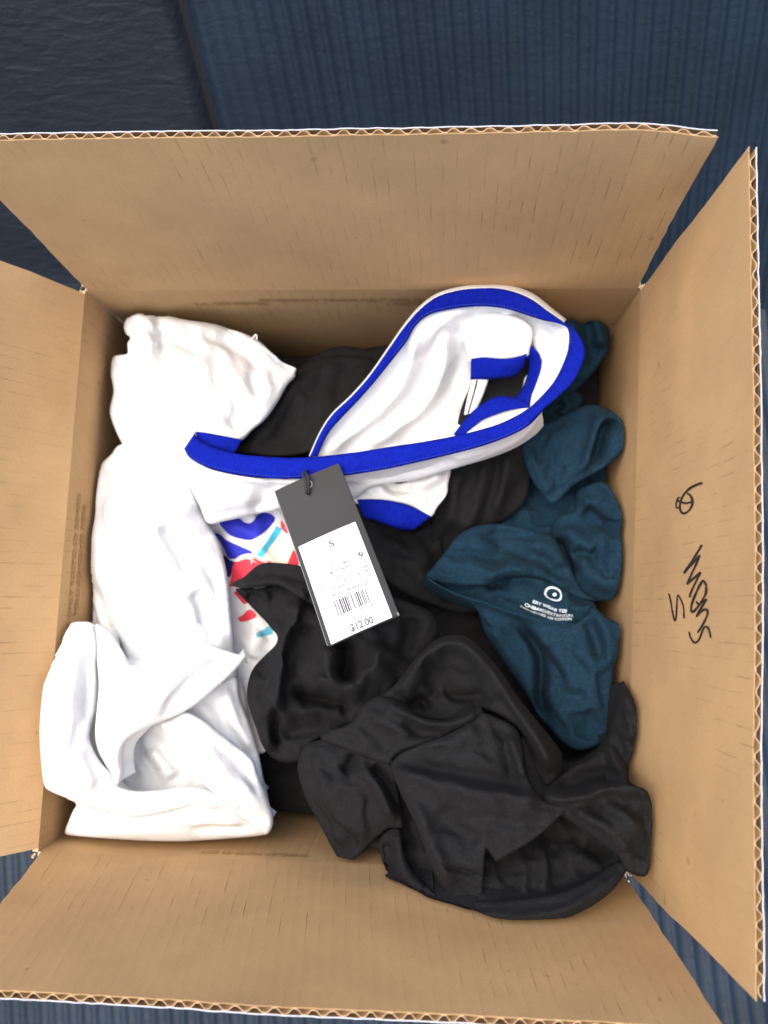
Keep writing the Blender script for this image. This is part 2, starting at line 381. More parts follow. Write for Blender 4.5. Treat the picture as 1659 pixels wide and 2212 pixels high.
def kraft(name, base):
    m = mat(name, base, .85, 0, (), (.0, 1), .25); t = m.node_tree; p = t.nodes['Principled BSDF']; N = t.nodes.new; L = t.links.new
    uv = N('ShaderNodeUVMap'); uv.uv_map = 'UVMap'; sx = N('ShaderNodeSeparateXYZ'); L(uv.outputs[0], sx.inputs[0])
    def mth(op, a, b=None, c=None):
        x = N('ShaderNodeMath'); x.operation = op
        for i, q in enumerate((a, b, c)):
            if q is None: continue
            if isinstance(q, (int, float)): x.inputs[i].default_value = q
            else: L(q, x.inputs[i])
        return x.outputs[0]
    def noise(sc, vec, det=4, ro=.6):
        n = N('ShaderNodeTexNoise'); n.inputs['Scale'].default_value = sc; n.inputs['Detail'].default_value = det; n.inputs['Roughness'].default_value = ro
        L(vec, n.inputs['Vector']); return n.outputs[0]
    def rng(v, a, b, c, d):
        r = N('ShaderNodeMapRange'); r.inputs[1].default_value = a; r.inputs[2].default_value = b; r.inputs[3].default_value = c; r.inputs[4].default_value = d
        L(v, r.inputs[0]); return r.outputs[0]
    def cmb(x, y):
        c = N('ShaderNodeCombineXYZ'); L(x, c.inputs[0]); L(y, c.inputs[1]); return c.outputs[0]
    u, v = sx.outputs[0], sx.outputs[1]
    wob = mth('MULTIPLY', mth('SUBTRACT', noise(30, uv.outputs[0]), .5), .0012)
    ph = mth('MULTIPLY', mth('ADD', u, wob), 2 * math.pi / .0058)
    sn = mth('SINE', ph)
    line = rng(sn, .93, 1.0, 0, 1)                                     # thin lines where the liner is glued to the flutes
    brk = noise(1, cmb(mth('MULTIPLY', u, 170), mth('MULTIPLY', v, 60)), 3)
    pat = noise(9, uv.outputs[0], 2)
    line = mth('MULTIPLY', mth('MULTIPLY', line, rng(brk, .46, .66, 0, 1)), rng(pat, .40, .60, .08, 1))
    fib = noise(1, cmb(mth('MULTIPLY', u, 500), mth('MULTIPLY', v, 1600)), 4)
    big = noise(14, uv.outputs[0], 3)
    gr = noise(1100, uv.outputs[0], 2)
    spk = rng(noise(420, uv.outputs[0], 1), .75, .80, 0, 1)
    spk2 = mth('MULTIPLY', rng(noise(95, uv.outputs[0], 2, .4), .735, .76, 0, 1), .26)
    blot = noise(38, uv.outputs[0], 5, .65)
    val = mth('MULTIPLY', mth('MULTIPLY', rng(fib, .3, .7, .94, 1.06), rng(blot, .3, .7, .94, 1.05)), mth('MULTIPLY', rng(big, .3, .7, .89, 1.07), mth('SUBTRACT', 1, spk2)))
    val = mth('MULTIPLY', val, rng(gr, .3, .7, .95, 1.05))
    val = mth('MULTIPLY', val, mth('SUBTRACT', 1, mth("MULTIPLY", line, .42)))
    val = mth('MULTIPLY', val, mth('SUBTRACT', 1, mth('MULTIPLY', spk, .3)))
    x = N('ShaderNodeVectorMath'); x.operation = 'SCALE'; x.inputs[0].default_value = base; L(val, x.inputs['Scale']); L(x.outputs[0], p.inputs['Base Color'])
    b = N('ShaderNodeBump'); b.inputs['Strength'].default_value = .6; b.inputs['Distance'].default_value = .00022
    L(mth('ADD', mth('MULTIPLY', sn, -.13), mth('ADD', mth('MULTIPLY', fib, .5), mth('MULTIPLY', line, -.8))), b.inputs['Height']); L(b.outputs[0], p.inputs['Normal'])
    return m
kraft('kraft', (.440, .272, .124))
mat('kraft_edge', (.56, .38, .21), .9, 0, ((800, .3, .0004),), (.08, 300))
def vinyl(name, base, wr):
    m = mat(name, base, .5, 0, (), (.28, 14), .28); t = m.node_tree; p = t.nodes['Principled BSDF']; N = t.nodes.new; L = t.links.new
    tc = N('ShaderNodeTexCoord'); mp = N('ShaderNodeMapping'); mp.inputs['Scale'].default_value = (1, 3.2, 3.2); L(tc.outputs['Object'], mp.inputs[0])
    n = N('ShaderNodeTexNoise'); n.inputs['Scale'].default_value = 60; n.inputs['Detail'].default_value = 6; n.inputs['Distortion'].default_value = .6; L(mp.outputs[0], n.inputs['Vector'])
    b = N('ShaderNodeBump'); b.inputs['Strength'].default_value = wr; b.inputs['Distance'].default_value = .004; L(n.outputs[0], b.inputs['Height'])
    n2 = N('ShaderNodeTexNoise'); n2.inputs['Scale'].default_value = 700; L(tc.outputs['Object'], n2.inputs['Vector'])
    b2 = N('ShaderNodeBump'); b2.inputs['Strength'].default_value = .35; b2.inputs['Distance'].default_value = .0008; L(n2.outputs[0], b2.inputs['Height']); L(b.outputs[0], b2.inputs['Normal'])
    L(b2.outputs[0], p.inputs['Normal'])
vinyl('ribbed_vinyl', (.0078, .0152, .0250), .2)
vinyl('smooth_vinyl', (.0062, .0088, .0128), .34)

# ------------------------------------------------------------------ setting: ribbed floor that turns up behind the box
FLOOR = -.243; Y0 = .205; PER = .0118
def prof(s):                                                    # s: distance along the sheet from Y0
    a = math.radians(49.5); R = .05
    if s <= 0: return Y0 + s, FLOOR
    if s < R * a: return Y0 + R * math.sin(s / R), FLOOR + R * (1 - math.cos(s / R))
    e = s - R * a
    return Y0 + R * math.sin(a) + e * math.cos(a), FLOOR + R * (1 - math.cos(a)) + e * math.sin(a)
def sheet(x0, x1, svals, rib, nx, seam=None):
    xs = np.linspace(x0, x1, nx); V = []; F = []
    for s in svals:
        y, z = prof(s); y1, z1 = prof(s + 1e-4); ny, nz = -(z1 - z), (y1 - y); l = math.hypot(ny, nz); ny /= l; nz /= l
        ph = ((xs + .0008 * vnoise(xs * 30 + 3, np.full(nx, s * 8.))) / PER) % 1.0
        h = rib * np.exp(-((np.abs(ph - .5)) / .21) ** 2.4) * (1 + .3 * vnoise(xs * 70., np.full(nx, s * 40.)))
        if seam is not None: h = h * (.25 + .75 * sm((np.abs(xs - seam) - .012) / .07)) - .0065 * np.exp(-((xs - seam) / .0055) ** 2) + .0018 * np.exp(-((np.abs(xs - seam) - .013) / .006) ** 2)
        h = h + .0035 * fbm(xs * 6 + 2, np.full(nx, s * 6.), 2)
        for x, hh in zip(xs, h): V.append((x - .12 * s, y + ny * hh, z + nz * hh))
    for i in range(len(svals) - 1):
        for j in range(nx - 1):
            a = i * nx + j; F.append((a, a + 1, a + nx + 1, a + nx))
    return V, F
SEAM = -.1; SB = .02
xr = lambda a, b: int((b - a) / PER * 9)
o = build('floor', [sheet(-.85, .85, np.linspace(-1.1, SB, 40), .0020, xr(-.85, .85))], 'ribbed_vinyl'); o['kind'] = 'structure'
o = build('ribbed_backrest', [sheet(SEAM, .85, np.linspace(SB, .75, 34), .0030, xr(SEAM, .85), SEAM)], 'ribbed_vinyl'); o['kind'] = 'structure'
xs_ = 330
V, F = sheet(-.85, SEAM - .0004, np.linspace(SB, .75, 60), 0.0, xs_, SEAM)
o = build('smooth_backrest', [(V, F)], 'smooth_vinyl'); o['kind'] = 'structure'
V, F = sheet(SEAM - .009, SEAM + .004, np.linspace(SB - .01, .75, 30), 0, 8)
o = build('seam_groove', [([(x, y, z - .008) for x, y, z in V], F)], 'black_thread'); o['kind'] = 'structure'

# ------------------------------------------------------------------ cardboard box
box = thing('cardboard_box', (0, 0, FLOOR), 'open brown cardboard box with white outside and four raised flaps, full of T-shirts', 'box')
TH, LN = .0031, .00030
rim = un(np.array([(184., 628), (1384, 622), (1353, 1886), (82, 1840)]), np.zeros(4))     # back-left, back-right, front-right, front-left
BL, BR, FR, FL = rim
cen = rim.mean(0)
def grid_obj(name, P, uvs, m, parent, label=None):
    nu, nv = P.shape[:2]; V = P.reshape(-1, 3)
    F = [(i * nv + j, (i + 1) * nv + j, (i + 1) * nv + j + 1, i * nv + j + 1) for i in range(nu - 1) for j in range(nv - 1)]
    o = build(name, [(V, F)], m, parent, True, label)
    uvl = o.data.uv_layers.new(name='UVMap'); U = uvs.reshape(-1, 2)
    for l in o.data.loops: uvl.data[l.index].uv = U[l.vertex_index]
    return o
def solid_grid(P, Nrm, th):
    """sheet P (nu,nv,3) thickened along -Nrm; returns verts, faces"""
    nu, nv = P.shape[:2]; K = nu * nv
    V = np.vstack([P.reshape(-1, 3), (P + Nrm * th).reshape(-1, 3)]); F = []
    for i in range(nu - 1):
        for j in range(nv - 1):
            q = (i * nv + j, (i + 1) * nv + j, (i + 1) * nv + j + 1, i * nv + j + 1); F.append(q); F.append(tuple(a + K for a in q[::-1]))
    ring = [(i, 0) for i in range(nu)] + [(nu - 1, j) for j in range(1, nv)] + [(i, nv - 1) for i in range(nu - 2, -1, -1)] + [(0, j) for j in range(nv - 2, 0, -1)]
    for (a, b), (c, d) in zip(ring, ring[1:] + ring[:1]):
        p, q = a * nv + b, c * nv + d; F.append((p, p + K, q + K, q))
    return V, F
def uv_obj(name, VF, nuv, m, parent, label=None):
    o = build(name, [VF], m, parent, False, label)
    uvl = o.data.uv_layers.new(name='UVMap'); U = np.vstack([nuv, nuv])
    for l in o.data.loops: uvl.data[l.index].uv = U[l.vertex_index]
    return o
def flap(c0, c1, o1, o0, seed, label, inset=.0016, warp=.0012, dog=0):
    """c0->c1 crease, o0/o1 outer corners. Inner kraft sheet, fluting, white outer sheet."""
    c0, c1, o1, o0 = map(np.asarray, (c0, c1, o1, o0))
    e = (c1 - c0) / np.linalg.norm(c1 - c0); Lu = np.linalg.norm(c1 - c0); Lv = np.linalg.norm((o0 + o1) / 2 - (c0 + c1) / 2)
    c0 = c0 + e * inset; c1 = c1 - e * inset
    nrm = np.cross(e, (o0 + o1) / 2 - (c0 + c1) / 2); nrm /= np.linalg.norm(nrm)
    if nrm @ (cen - (c0 + c1) / 2) > 0: nrm = -nrm             # points outwards
    def pos(u, v):
        """u, v in 0..1 -> inner surface point"""
        u = np.asarray(u, float); v = np.asarray(v, float)
        a = c0 + (c1 - c0) * u[..., None]; b = o0 + (o1 - o0) * u[..., None]
        p = a + (b - a) * v[..., None]
        d = warp * fbm(u * 2.2 + seed, v * 1.6 + seed * 2, 2) * 2 * sm(v * 4)
        d = d - .0022 * np.exp(-(v * Lv / .004) ** 2) * 0 + dog * sm((u - .9) / .1) * sm((v - .55) / .45)
        ed = np.where(v > .999, .0006 * (vnoise(u * 90 + seed, u * 0 + 3.) + .6 * vnoise(u * 260, u * 0 + seed)), 0)
        es = np.where(u < .001, 1, np.where(u > .999, -1, 0)) * .0007 * vnoise(v * 45 + seed, v * 0 + seed * 3.)
        return p + nrm * d[..., None] + (b - a) / Lv * ed[..., None] + e * es[..., None]
    root = build('flap', [solid_grid(pos(*np.meshgrid(np.linspace(0, 1, 90), np.linspace(0, 1, 22), indexing='ij')), nrm, LN)], 'kraft', box, False, label)
    U, Vv = np.meshgrid(np.linspace(0, 1, 90), np.linspace(0, 1, 22), indexing='ij')
    uvl = root.data.uv_layers.new(name='UVMap'); q = np.c_[(U * Lu + seed).ravel(), (Vv * Lv + seed).ravel()]; q = np.vstack([q, q])
    for l in root.data.loops: uvl.data[l.index].uv = q[l.vertex_index]
    # outer white liner
    U, Vv = np.meshgrid(np.linspace(0, 1, 90), np.linspace(0, 1, 14), indexing='ij')
    P = pos(U, Vv) + nrm * (TH - LN)
    VF = solid_grid(P, nrm, LN)
    ol = build('outer_liner', [VF], ['flute_paper_shaded', 'white_liner'], root, False); K = U.size
    for p_ in ol.data.polygons: p_.material_index = 0 if all(i < K for i in p_.vertices) else 1
    # fluting: one wavy sheet
    per = .0071; nper = int(Lu / per); n = nper * 12 + 1; uu = np.linspace(.002, .998, n); ph = np.linspace(0, nper, n) * 2 * math.pi
    ph = ph + 2.2 * vnoise(np.linspace(0, nper, n) * .35 + seed, np.zeros(n)) + 1.0 * vnoise(np.linspace(0, nper, n) * .9, np.zeros(n) + seed)
    amp = (TH - 2 * LN) / 2 - .00022; hgt = amp * np.clip(np.sin(ph) * 1.25, -1, 1) * (1 - .55 * np.clip(vnoise(uu * 26, np.full(n, seed * 1.)) * 1.6, 0, 1))
    rows = []
    for v in (0.02, .25, .5, .75, .997):
        rows.append(pos(uu, np.full(n, v)) + nrm * (TH / 2 + LN / 2 + hgt - .00011)[:, None])
    P = np.stack(rows, 1); N2 = np.broadcast_to(nrm, P.shape)
    fo = build('fluting', [solid_grid(P, N2, .00036)], ['flute_paper_shaded', 'kraft_edge'], root, True); K = P.shape[0] * P.shape[1]
    for p_ in fo.data.polygons: p_.material_index = 0 if len({i < K for i in p_.vertices}) == 1 else 1
    # rough pale cut edge of the inner sheet
    return root, pos, nrm, (c0, c1, o0, o1)
zt = .1305
oB1 = un([1551., 279], zt * .995); oB0 = un([-122., 301], zt * .995)
oR0 = un([1623., 318], zt * .995); oR1 = un([1634., 2161], zt)
oF1 = un([1566., 2222], zt); oF0 = un([-150., 2133], zt)
oL1 = un([-640., 1985], .095); oL0 = un([-440., 395], .115)
fB = flap(BL, BR, oB1, oB0, 1.3, 'back flap, standing almost upright', dog=-.004)
fR = flap(BR, FR, oR1, oR0, 4.1, 'right flap with handwriting in black marker')
fF = flap(FL, FR, oF1, oF0, 7.7, 'front flap')
fL = flap(BL, FL, oL1, oL0, 9.2, 'left flap, leaning outwards')
def wall(a, b, seed):
    a = np.asarray(a); b = np.asarray(b); e = (b - a) / np.linalg.norm(b - a); n = np.array([e[1], -e[0], 0])
    if n @ (cen - (a + b) / 2) > 0: n = -n
    L = np.linalg.norm(b - a); H = .238
    u = np.linspace(0, 1, 70); zz = np.r_[0, -.002, -.004, -.007, -.011, -.017, -.025, np.linspace(-.04, -H, 12)]
    U, Z = np.meshgrid(u, zz, indexing='ij')
    P = a + (b - a) * U[..., None]; P[..., 2] = Z
    bulge = lambda u, z: (.0016 * fbm(u * 3 + seed, z * 8 + seed, 2)) * sm(-z / .05)
    P = P + n * bulge(U, Z)[..., None]
    V, F = solid_grid(P, np.broadcast_to(n, P.shape), TH)
    uvn = np.c_[(U * L + seed).ravel(), (Z + seed).ravel()]
    o = uv_obj('wall', (V, F), uvn, ['kraft', 'white_liner', 'kraft_edge'], box)
    K = U.size
    for p in o.data.polygons:
        vs = list(p.vertices)
        if all(i >= K for i in vs): p.material_index = 1
        elif any(i >= K for i in vs): p.material_index = 2
    return n, bulge, a, b
wB = wall(BL, BR, 2.); wR = wall(BR, FR, 5.); wF = wall(FL, FR, 8.); wL = wall(BL, FL, 11.)
bv = [tuple(p[:2]) + (z,) for z in (-.2385, -.2345) for p in (BL * .995, FL * .995, FR * .995, BR * .995)]
build('bottom', [(bv, [(0, 1, 2, 3)[::-1], (4, 5, 6, 7), (0, 1, 5, 4), (1, 2, 6, 5), (2, 3, 7, 6), (3, 0, 4, 7)])], 'kraft_edge', box, False)
# torn paper at the four slots
def torn(c, seed):
    rg = np.random.default_rng(seed); out = []
    for k in range(4):
        a = rg.random() * 6.3; p = np.array(c) + np.array([math.cos(a), math.sin(a), 0]) * .0022 * rg.random() + np.array([0, 0, .0005 * rg.random()])
        d = rg.normal(0, 1, 3); d[2] = abs(d[2]) * .5; d /= np.linalg.norm(d); q = np.cross(d, rg.normal(0, 1, 3)); q /= np.linalg.norm(q)
        l, wd = .002 + .0025 * rg.random(), .0009 + .0008 * rg.random()
        l *= .45; wd *= .6; out.append((np.array([p - q * wd, p + q * wd, p + q * wd * .4 + d * l, p - q * wd * .5 + d * l * .8]), [(0, 1, 2, 3)]))
    return out
for i, c in enumerate((BL, BR, FR, FL)):
    cc = c + (c - cen) / np.linalg.norm(c - cen) * .0022
    build('torn_paper', torn(cc, 20 + i), 'kraft_edge' if i != 2 else 'white_liner', box, False)
# handwriting on the right flap
c0, c1, o0, o1 = fR[3]
def plane_hit(xy, p0, n):
    xy = np.asarray(xy, float)
    d = np.stack([(xy[:, 0] - CX) / FPX, -(xy[:, 1] - CY) / FPX, -np.ones(len(xy))], -1) @ ROT.T
    t = ((p0 - CAM) @ n) / (d @ n); return CAM + d * t[:, None]
def on_flap(fl, lift):
    root, pos, nrm, (c0, c1, o0, o1) = fl
    e = c1 - c0; vv = (o0 + o1) / 2 - (c0 + c1) / 2
    def fn(xy):
        p = plane_hit(xy, (c0 + c1) / 2, nrm)
        # solve bilinear u,v then lift off the real, slightly warped surface
        u = ((p - c0) @ e) / (e @ e); v = ((p - (c0 + c1) / 2) @ vv) / (vv @ vv)
        for _ in range(8):
            a = c0 + e * u[:, None]; b = o0 + (o1 - o0) * u[:, None]
            q = a + (b - a) * v[:, None]; dl = p - q
            u = u + (dl @ e) / (e @ e); v = v + (dl @ vv) / (vv @ vv)
        return pos(np.clip(u, .002, .998), np.clip(v, .001, .998)) - nrm * lift
    return fn
pen = on_flap(fR, .00035)
strokes = [
 ([(668, 250), (610, 268), (545, 305), (490, 365), (462, 425), (455, 485), (468, 532), (500, 545), (545, 510), (572, 452), (566, 400), (548, 366), (520, 350)], 4.4),
 ([(575, 430), (515, 446), (455, 432), (430, 412), (440, 392), (456, 396)], 3.6), ([(432, 405), (418, 450), (424, 492), (448, 490)], 3.0),
 ([(660, 848), (615, 925), (560, 1018), (492, 1128)], 4.4), ([(500, 1110), (565, 1035), (640, 948)], 4.6), ([(640, 948), (602, 1040), (560, 1135), (520, 1232)], 4.6),
 ([(520, 1232), (585, 1168), (646, 1112)], 4.4), ([(646, 1112), (603, 1200), (562, 1290), (540, 1358)], 4.2),
 ([(700, 1248), (668, 1196), (640, 1232), (598, 1320), (562, 1420), (556, 1488), (582, 1490), (640, 1412), (690, 1322), (696, 1252)], 4.4),
 ([(600, 1395), (625, 1422), (700, 1372)], 3.8), ([(700, 1372), (652, 1450), (600, 1545)], 4.2),
 ([(600, 1545), (650, 1490), (696, 1474), (708, 1510), (690, 1562), (650, 1640), (610, 1700)], 4.2),
 ([(535, 1690), (545, 1742), (582, 1796), (622, 1770), (650, 1702), (672, 1652), (700, 1642), (722, 1682), (736, 1750)], 4.2),
 ([(350, 1320), (370, 1400), (385, 1500), (406, 1588), (420, 1535), (426, 1430), (436, 1335), (462, 1380), (486, 1450), (490, 1562)], 3.0)]
build('handwriting', [stroke(cR(np.array(p, float)), wd, pen) for p, wd in strokes], 'marker_ink', fR[0], False)
# faint factory print along the creases
def wall_text(s, wl, t0, z0, size, rev=False):
    """line of letters on a wall: starts t0 m from one end, baseline at z0"""
    n, bulge, a, b = wl; v, f = text_mesh(s, size); L = np.linalg.norm(b - a)
    u = (t0 + v[:, 0]) / L
    if rev: u = 1 - u
    P = a + (b - a) * u[:, None]; P[:, 2] = z0 + v[:, 1]
    return P + n * (bulge(u, P[:, 2]) - .0005)[:, None], f
wallobjs = [c for c in box.children if c.name.split('.')[0] == 'wall']
build('factory_print', [wall_text('DIVISION-LY TEARM P.C.T AGL MADE', wB, .093, -.0185, .0062), wall_text('LA ADHESIVES', wB, .055, -.024, .0066),
      wall_text('I PHOTO BAR', wB, .165, -.025, .0062)], 'box_print', wallobjs[0], False)
build('factory_print', [wall_text('GLUE PASTE ONLY RECYCLED BOARD', wL, .085, -.016, .0060, True), wall_text('TOLU ADHESIVES FIBRE', wL, .12, -.024, .0060, True)], 'box_print', wallobjs[3], False)
build('factory_print', [wall_text('OVERLAP PRESS 44 ECT', wF, .16, -.010, .0055, True)], 'box_print', wallobjs[2], False)

# ------------------------------------------------------------------ clothes
SIDES = [(wl_[0], fl_[2], c_) for wl_, fl_, c_ in ((wB, fB, BL), (wR, fR, BR), (wF, fF, FL), (wL, fL, BL))]
def keep_inside(W, mg):
    """cloth presses against the walls and flaps instead of passing through them"""
    for nw, nf, c in SIDES:
        for n, sel in ((np.asarray(nw), W[:, 2] < 0), (np.asarray(nf), W[:, 2] >= 0)):
            d = (W - c) @ n + mg; k = sel & (d > 0)
            h = n.copy(); h[2] = 0; h /= np.linalg.norm(h)
            W[k] -= h * d[k][:, None] / (h @ n)
    return W
B0 = -0.06
FK, NK, GK = 1.5, .8, 1.0
# ---- black tee lying deep in the middle and back
bt = thing('black_tee', (0, .02, -.15), 'black T-shirt lying deepest, under the white tee with blue trim, at the back', 'T-shirt')
body = [
 Patch(cD, [(265, 720), (500, 730), (640, 770), (900, 740), (1200, 740), (1300, 800), (1310, 1100), (1310, 1500), (1290, 1750), (900, 1770), (500, 1745), (210, 1720), (200, 1300), (240, 900)],
       [(265, 720, -95), (1290, 740, -95), (750, 1100, -85), (1290, 1740, -75), (220, 1720, -75), (700, 1690, -62)], r=20, skirt=60, noise=(4, 110, 30, 1), step=9),
 Patch(cD, [(655, 800), (690, 762), (740, 748), (800, 755), (850, 745), (880, 790), (800, 830), (700, 850)], [(700, 760, -62), (800, 760, -62), (760, 830, -55)], r=14, noise=(2, 50, 20, 1)),
 Patch(cA, [(1180, 985), (1240, 915), (1310, 830), (1380, 740), (1430, 650), (1490, 580), (1560, 540), (1640, 520), (1760, 510), (1900, 560), (1900, 800), (1700, 950), (1480, 1010), (1310, 1012)],
       [(1180, 985, -32), (1500, 585, -52), (1640, 520, -55), (1760, 700, -46), (1450, 850, -36), (1560, 960, -32)],
       [([(1500, 600), (1420, 760), (1300, 960)], 2.5, 26, 60), ([(1700, 560), (1560, 800), (1420, 980)], -2.5, 50, 60)], r=12, noise=(1.2, 60, -50, 2)),
 Patch(cB, [(820, 930), (870, 880), (1000, 850), (1180, 780), (1210, 900), (1190, 1060), (1110, 1150), (1000, 1200), (900, 1260), (820, 1340), (760, 1300), (780, 1150), (800, 1050)],
       [(870, 900, -34), (1180, 840, -40), (1100, 1130, -50), (830, 1300, -62), (960, 1040, -38)],
       [([(1010, 880), (1000, 1000), (960, 1120), (900, 1240)], 5, 26, 22), ([(1110, 850), (1090, 980), (1040, 1150)], 6, 22, 20), ([(1060, 860), (1045, 1000), (1000, 1140)], -4, 14, 14), ([(890, 930), (880, 1060), (840, 1200)], 4, 20, 20)],
       r=14, noise=(1.6, 50, 100, 3)),
 Patch(cB, [(470, 1160), (560, 1170), (700, 1210), (800, 1160), (830, 1300), (900, 1380), (1000, 1420), (950, 1560), (700, 1500), (560, 1400), (480, 1280)],
       [(500, 1180, -52), (800, 1190, -56), (950, 1480, -60), (600, 1380, -46)], [([(560, 1230), (700, 1330), (760, 1480)], 5, 30, 26), ([(760, 1300), (860, 1420), (900, 1540)], -4, 30, 30)], r=14, noise=(2, 50, 40, 2)),
]
build('body', [p.mesh() for p in body], 'black_cotton', bt)

FK, NK, GK = 2.0, .8, 1.3
# ---- teal tee on the right
tt = thing('teal_tee', (.11, .0, -.12), 'crumpled dark teal T-shirt along the right wall, with white print inside its collar', 'T-shirt')
T_back = [
 Patch(cB, [(1230, 330), (1290, 240), (1345, 208), (1410, 192), (1470, 212), (1510, 262), (1545, 330), (1548, 400), (1520, 460), (1460, 540), (1400, 600), (1340, 640), (1270, 640)],
       [(1345, 215, -52), (1500, 260, -50), (1540, 390, -50), (1400, 580, -58), (1300, 400, -46), (1430, 350, -42)],
       [([(1440, 205), (1490, 300), (1530, 420)], 3.5, 14, 30), ([(1405, 215), (1450, 320), (1475, 470)], -4, 22, 16), ([(1350, 240), (1400, 380), (1420, 500)], 3, 26, 22)], r=15, noise=(1.2, 50, 60, 2)),
 Patch(cB, [(1180, 700), (1260, 640), (1340, 600), (1400, 590), (1430, 640), (1380, 700), (1300, 740), (1220, 760)], [(1200, 700, -62), (1400, 620, -62), (1300, 690, -60)], [([(1340, 610), (1365, 660), (1330, 710)], 3, 14, 14)], r=12),
 Patch(cB, [(1020, 1150), (1120, 1000), (1300, 900), (1500, 900), (1610, 1000), (1620, 1200), (1560, 1420), (1300, 1440), (1100, 1380)],
       [(1040, 1150, -62), (1610, 1050, -58), (1500, 1400, -52), (1300, 1100, -60)], r=14, noise=(3, 60, 30, 1)),
]
T_sleeve = [
 Patch(cB, [(1165, 830), (1185, 770), (1240, 735), (1300, 725), (1370, 690), (1450, 657), (1530, 668), (1600, 720), (1632, 790), (1612, 850), (1540, 920), (1440, 980), (1390, 1010), (1360, 1040), (1300, 1086), (1250, 1040), (1195, 950)],
       [(1170, 830, -38), (1370, 690, -40), (1530, 670, -27), (1630, 790, -18), (1540, 920, -28), (1300, 1086, -34), (1340, 860, -28), (1460, 780, -26)],
       [([(1600, 730), (1530, 770), (1500, 850), (1470, 930)], -8, 14, 12, .3), ([(1560, 690), (1500, 740), (1460, 840), (1410, 960)], 3.5, 22, 16), ([(1400, 700), (1380, 840), (1330, 1000)], -2, 40, 40), ([(1195, 840), (1250, 980), (1300, 1060)], 2, 18, 18)],
       r=11, noise=(.9, 60, 110, 2), hem=[[(1170, 850), (1250, 1040), (1300, 1086)]]),
]
build('sleeve', [p.mesh() for p in T_sleeve], 'teal_cotton', tt)
T_main = [
 # right-hand ridge running down the wall
 Patch(cF, [(1010, 60), (1060, 20), (1180, 0), (1260, 120), (1312, 220), (1300, 310), (1312, 450), (1292, 580), (1230, 690), (1120, 690), (1000, 600), (900, 430), (860, 300), (900, 200), (1000, 160)],
       [(1060, 30, -40), (1300, 220, -13), (1310, 450, -11), (1230, 680, -26), (900, 330, -42), (1050, 420, -32), (1130, 250, -40)],
       [([(1020, 90), (1090, 130), (1180, 190), (1290, 230)], 4, 16, 26), ([(1060, 130), (1150, 220), (1280, 300)], -6, 20, 22), ([(930, 260), (1000, 340), (1130, 430)], 3.5, 30, 20),
        ([(880, 320), (940, 450), (1000, 580)], -7, 18, 14), ([(1000, 420), (1080, 430), (1150, 440)], -4, 16, 10), ([(980, 480), (1120, 560), (1280, 540)], 4.5, 34, 30)],
       r=15, noise=(1.3, 46, 30, 2)),
 # upper collar lobe
 Patch(cF, [(122, 560), (160, 500), (240, 400), (290, 330), (350, 285), (430, 255), (550, 245), (700, 270), (800, 300), (870, 320), (930, 420), (990, 540), (1060, 650), (1150, 700), (1040, 690), (960, 650), (860, 590), (760, 560), (640, 560), (560, 575), (500, 605), (380, 612), (240, 600)],
       [(125, 560, -20), (290, 330, -30), (550, 245, -36), (870, 320, -34), (1120, 690, -34), (640, 555, -26), (240, 595, -20), (420, 420, -18), (760, 440, -22)],
       [([(310, 395), (450, 430), (600, 460)], -1.6, 9, 9), ([(430, 400), (600, 410), (800, 470), (960, 610)], -3.5, 26, 22), ([(480, 290), (620, 300), (800, 350)], -2.5, 26, 26),
        ([(450, 600), (520, 545), (640, 520), (760, 560)], 3.4, 14, 16), ([(560, 500), (700, 480), (850, 560), (980, 650)], 3, 18, 24), ([(700, 350), (860, 400), (940, 520)], 2.6, 26, 30), ([(250, 420), (200, 520), (180, 570)], 1.4, 30, 30)],
       r=10, noise=(.9, 56, 15, 2)),
]
build('body', [p.mesh() for p in T_back + T_main], 'teal_cotton', tt)
inner = Patch(cF, [(180, 585), (260, 560), (480, 560), (600, 520), (800, 540), (930, 590), (1060, 680), (1130, 740), (1120, 880), (1000, 880), (800, 850), (600, 800), (400, 720), (240, 640)],
       [(200, 590, -34), (480, 580, -36), (800, 560, -34), (1100, 720, -31), (1080, 860, -33), (650, 780, -36), (400, 700, -35), (800, 690, -30)],
       [([(600, 640), (640, 580), (760, 570), (860, 610)], 2.4, 14, 18), ([(480, 640), (520, 600), (620, 590)], -2.5, 12, 12), ([(960, 760), (1040, 745), (1110, 735)], 2.5, 14, 16), ([(960, 660), (1040, 690), (1100, 720)], -3, 14, 14)],
       r=8, noise=(.6, 50, 20, 2))
build('inner_collar', [inner.mesh()], 'teal_cotton', tt)
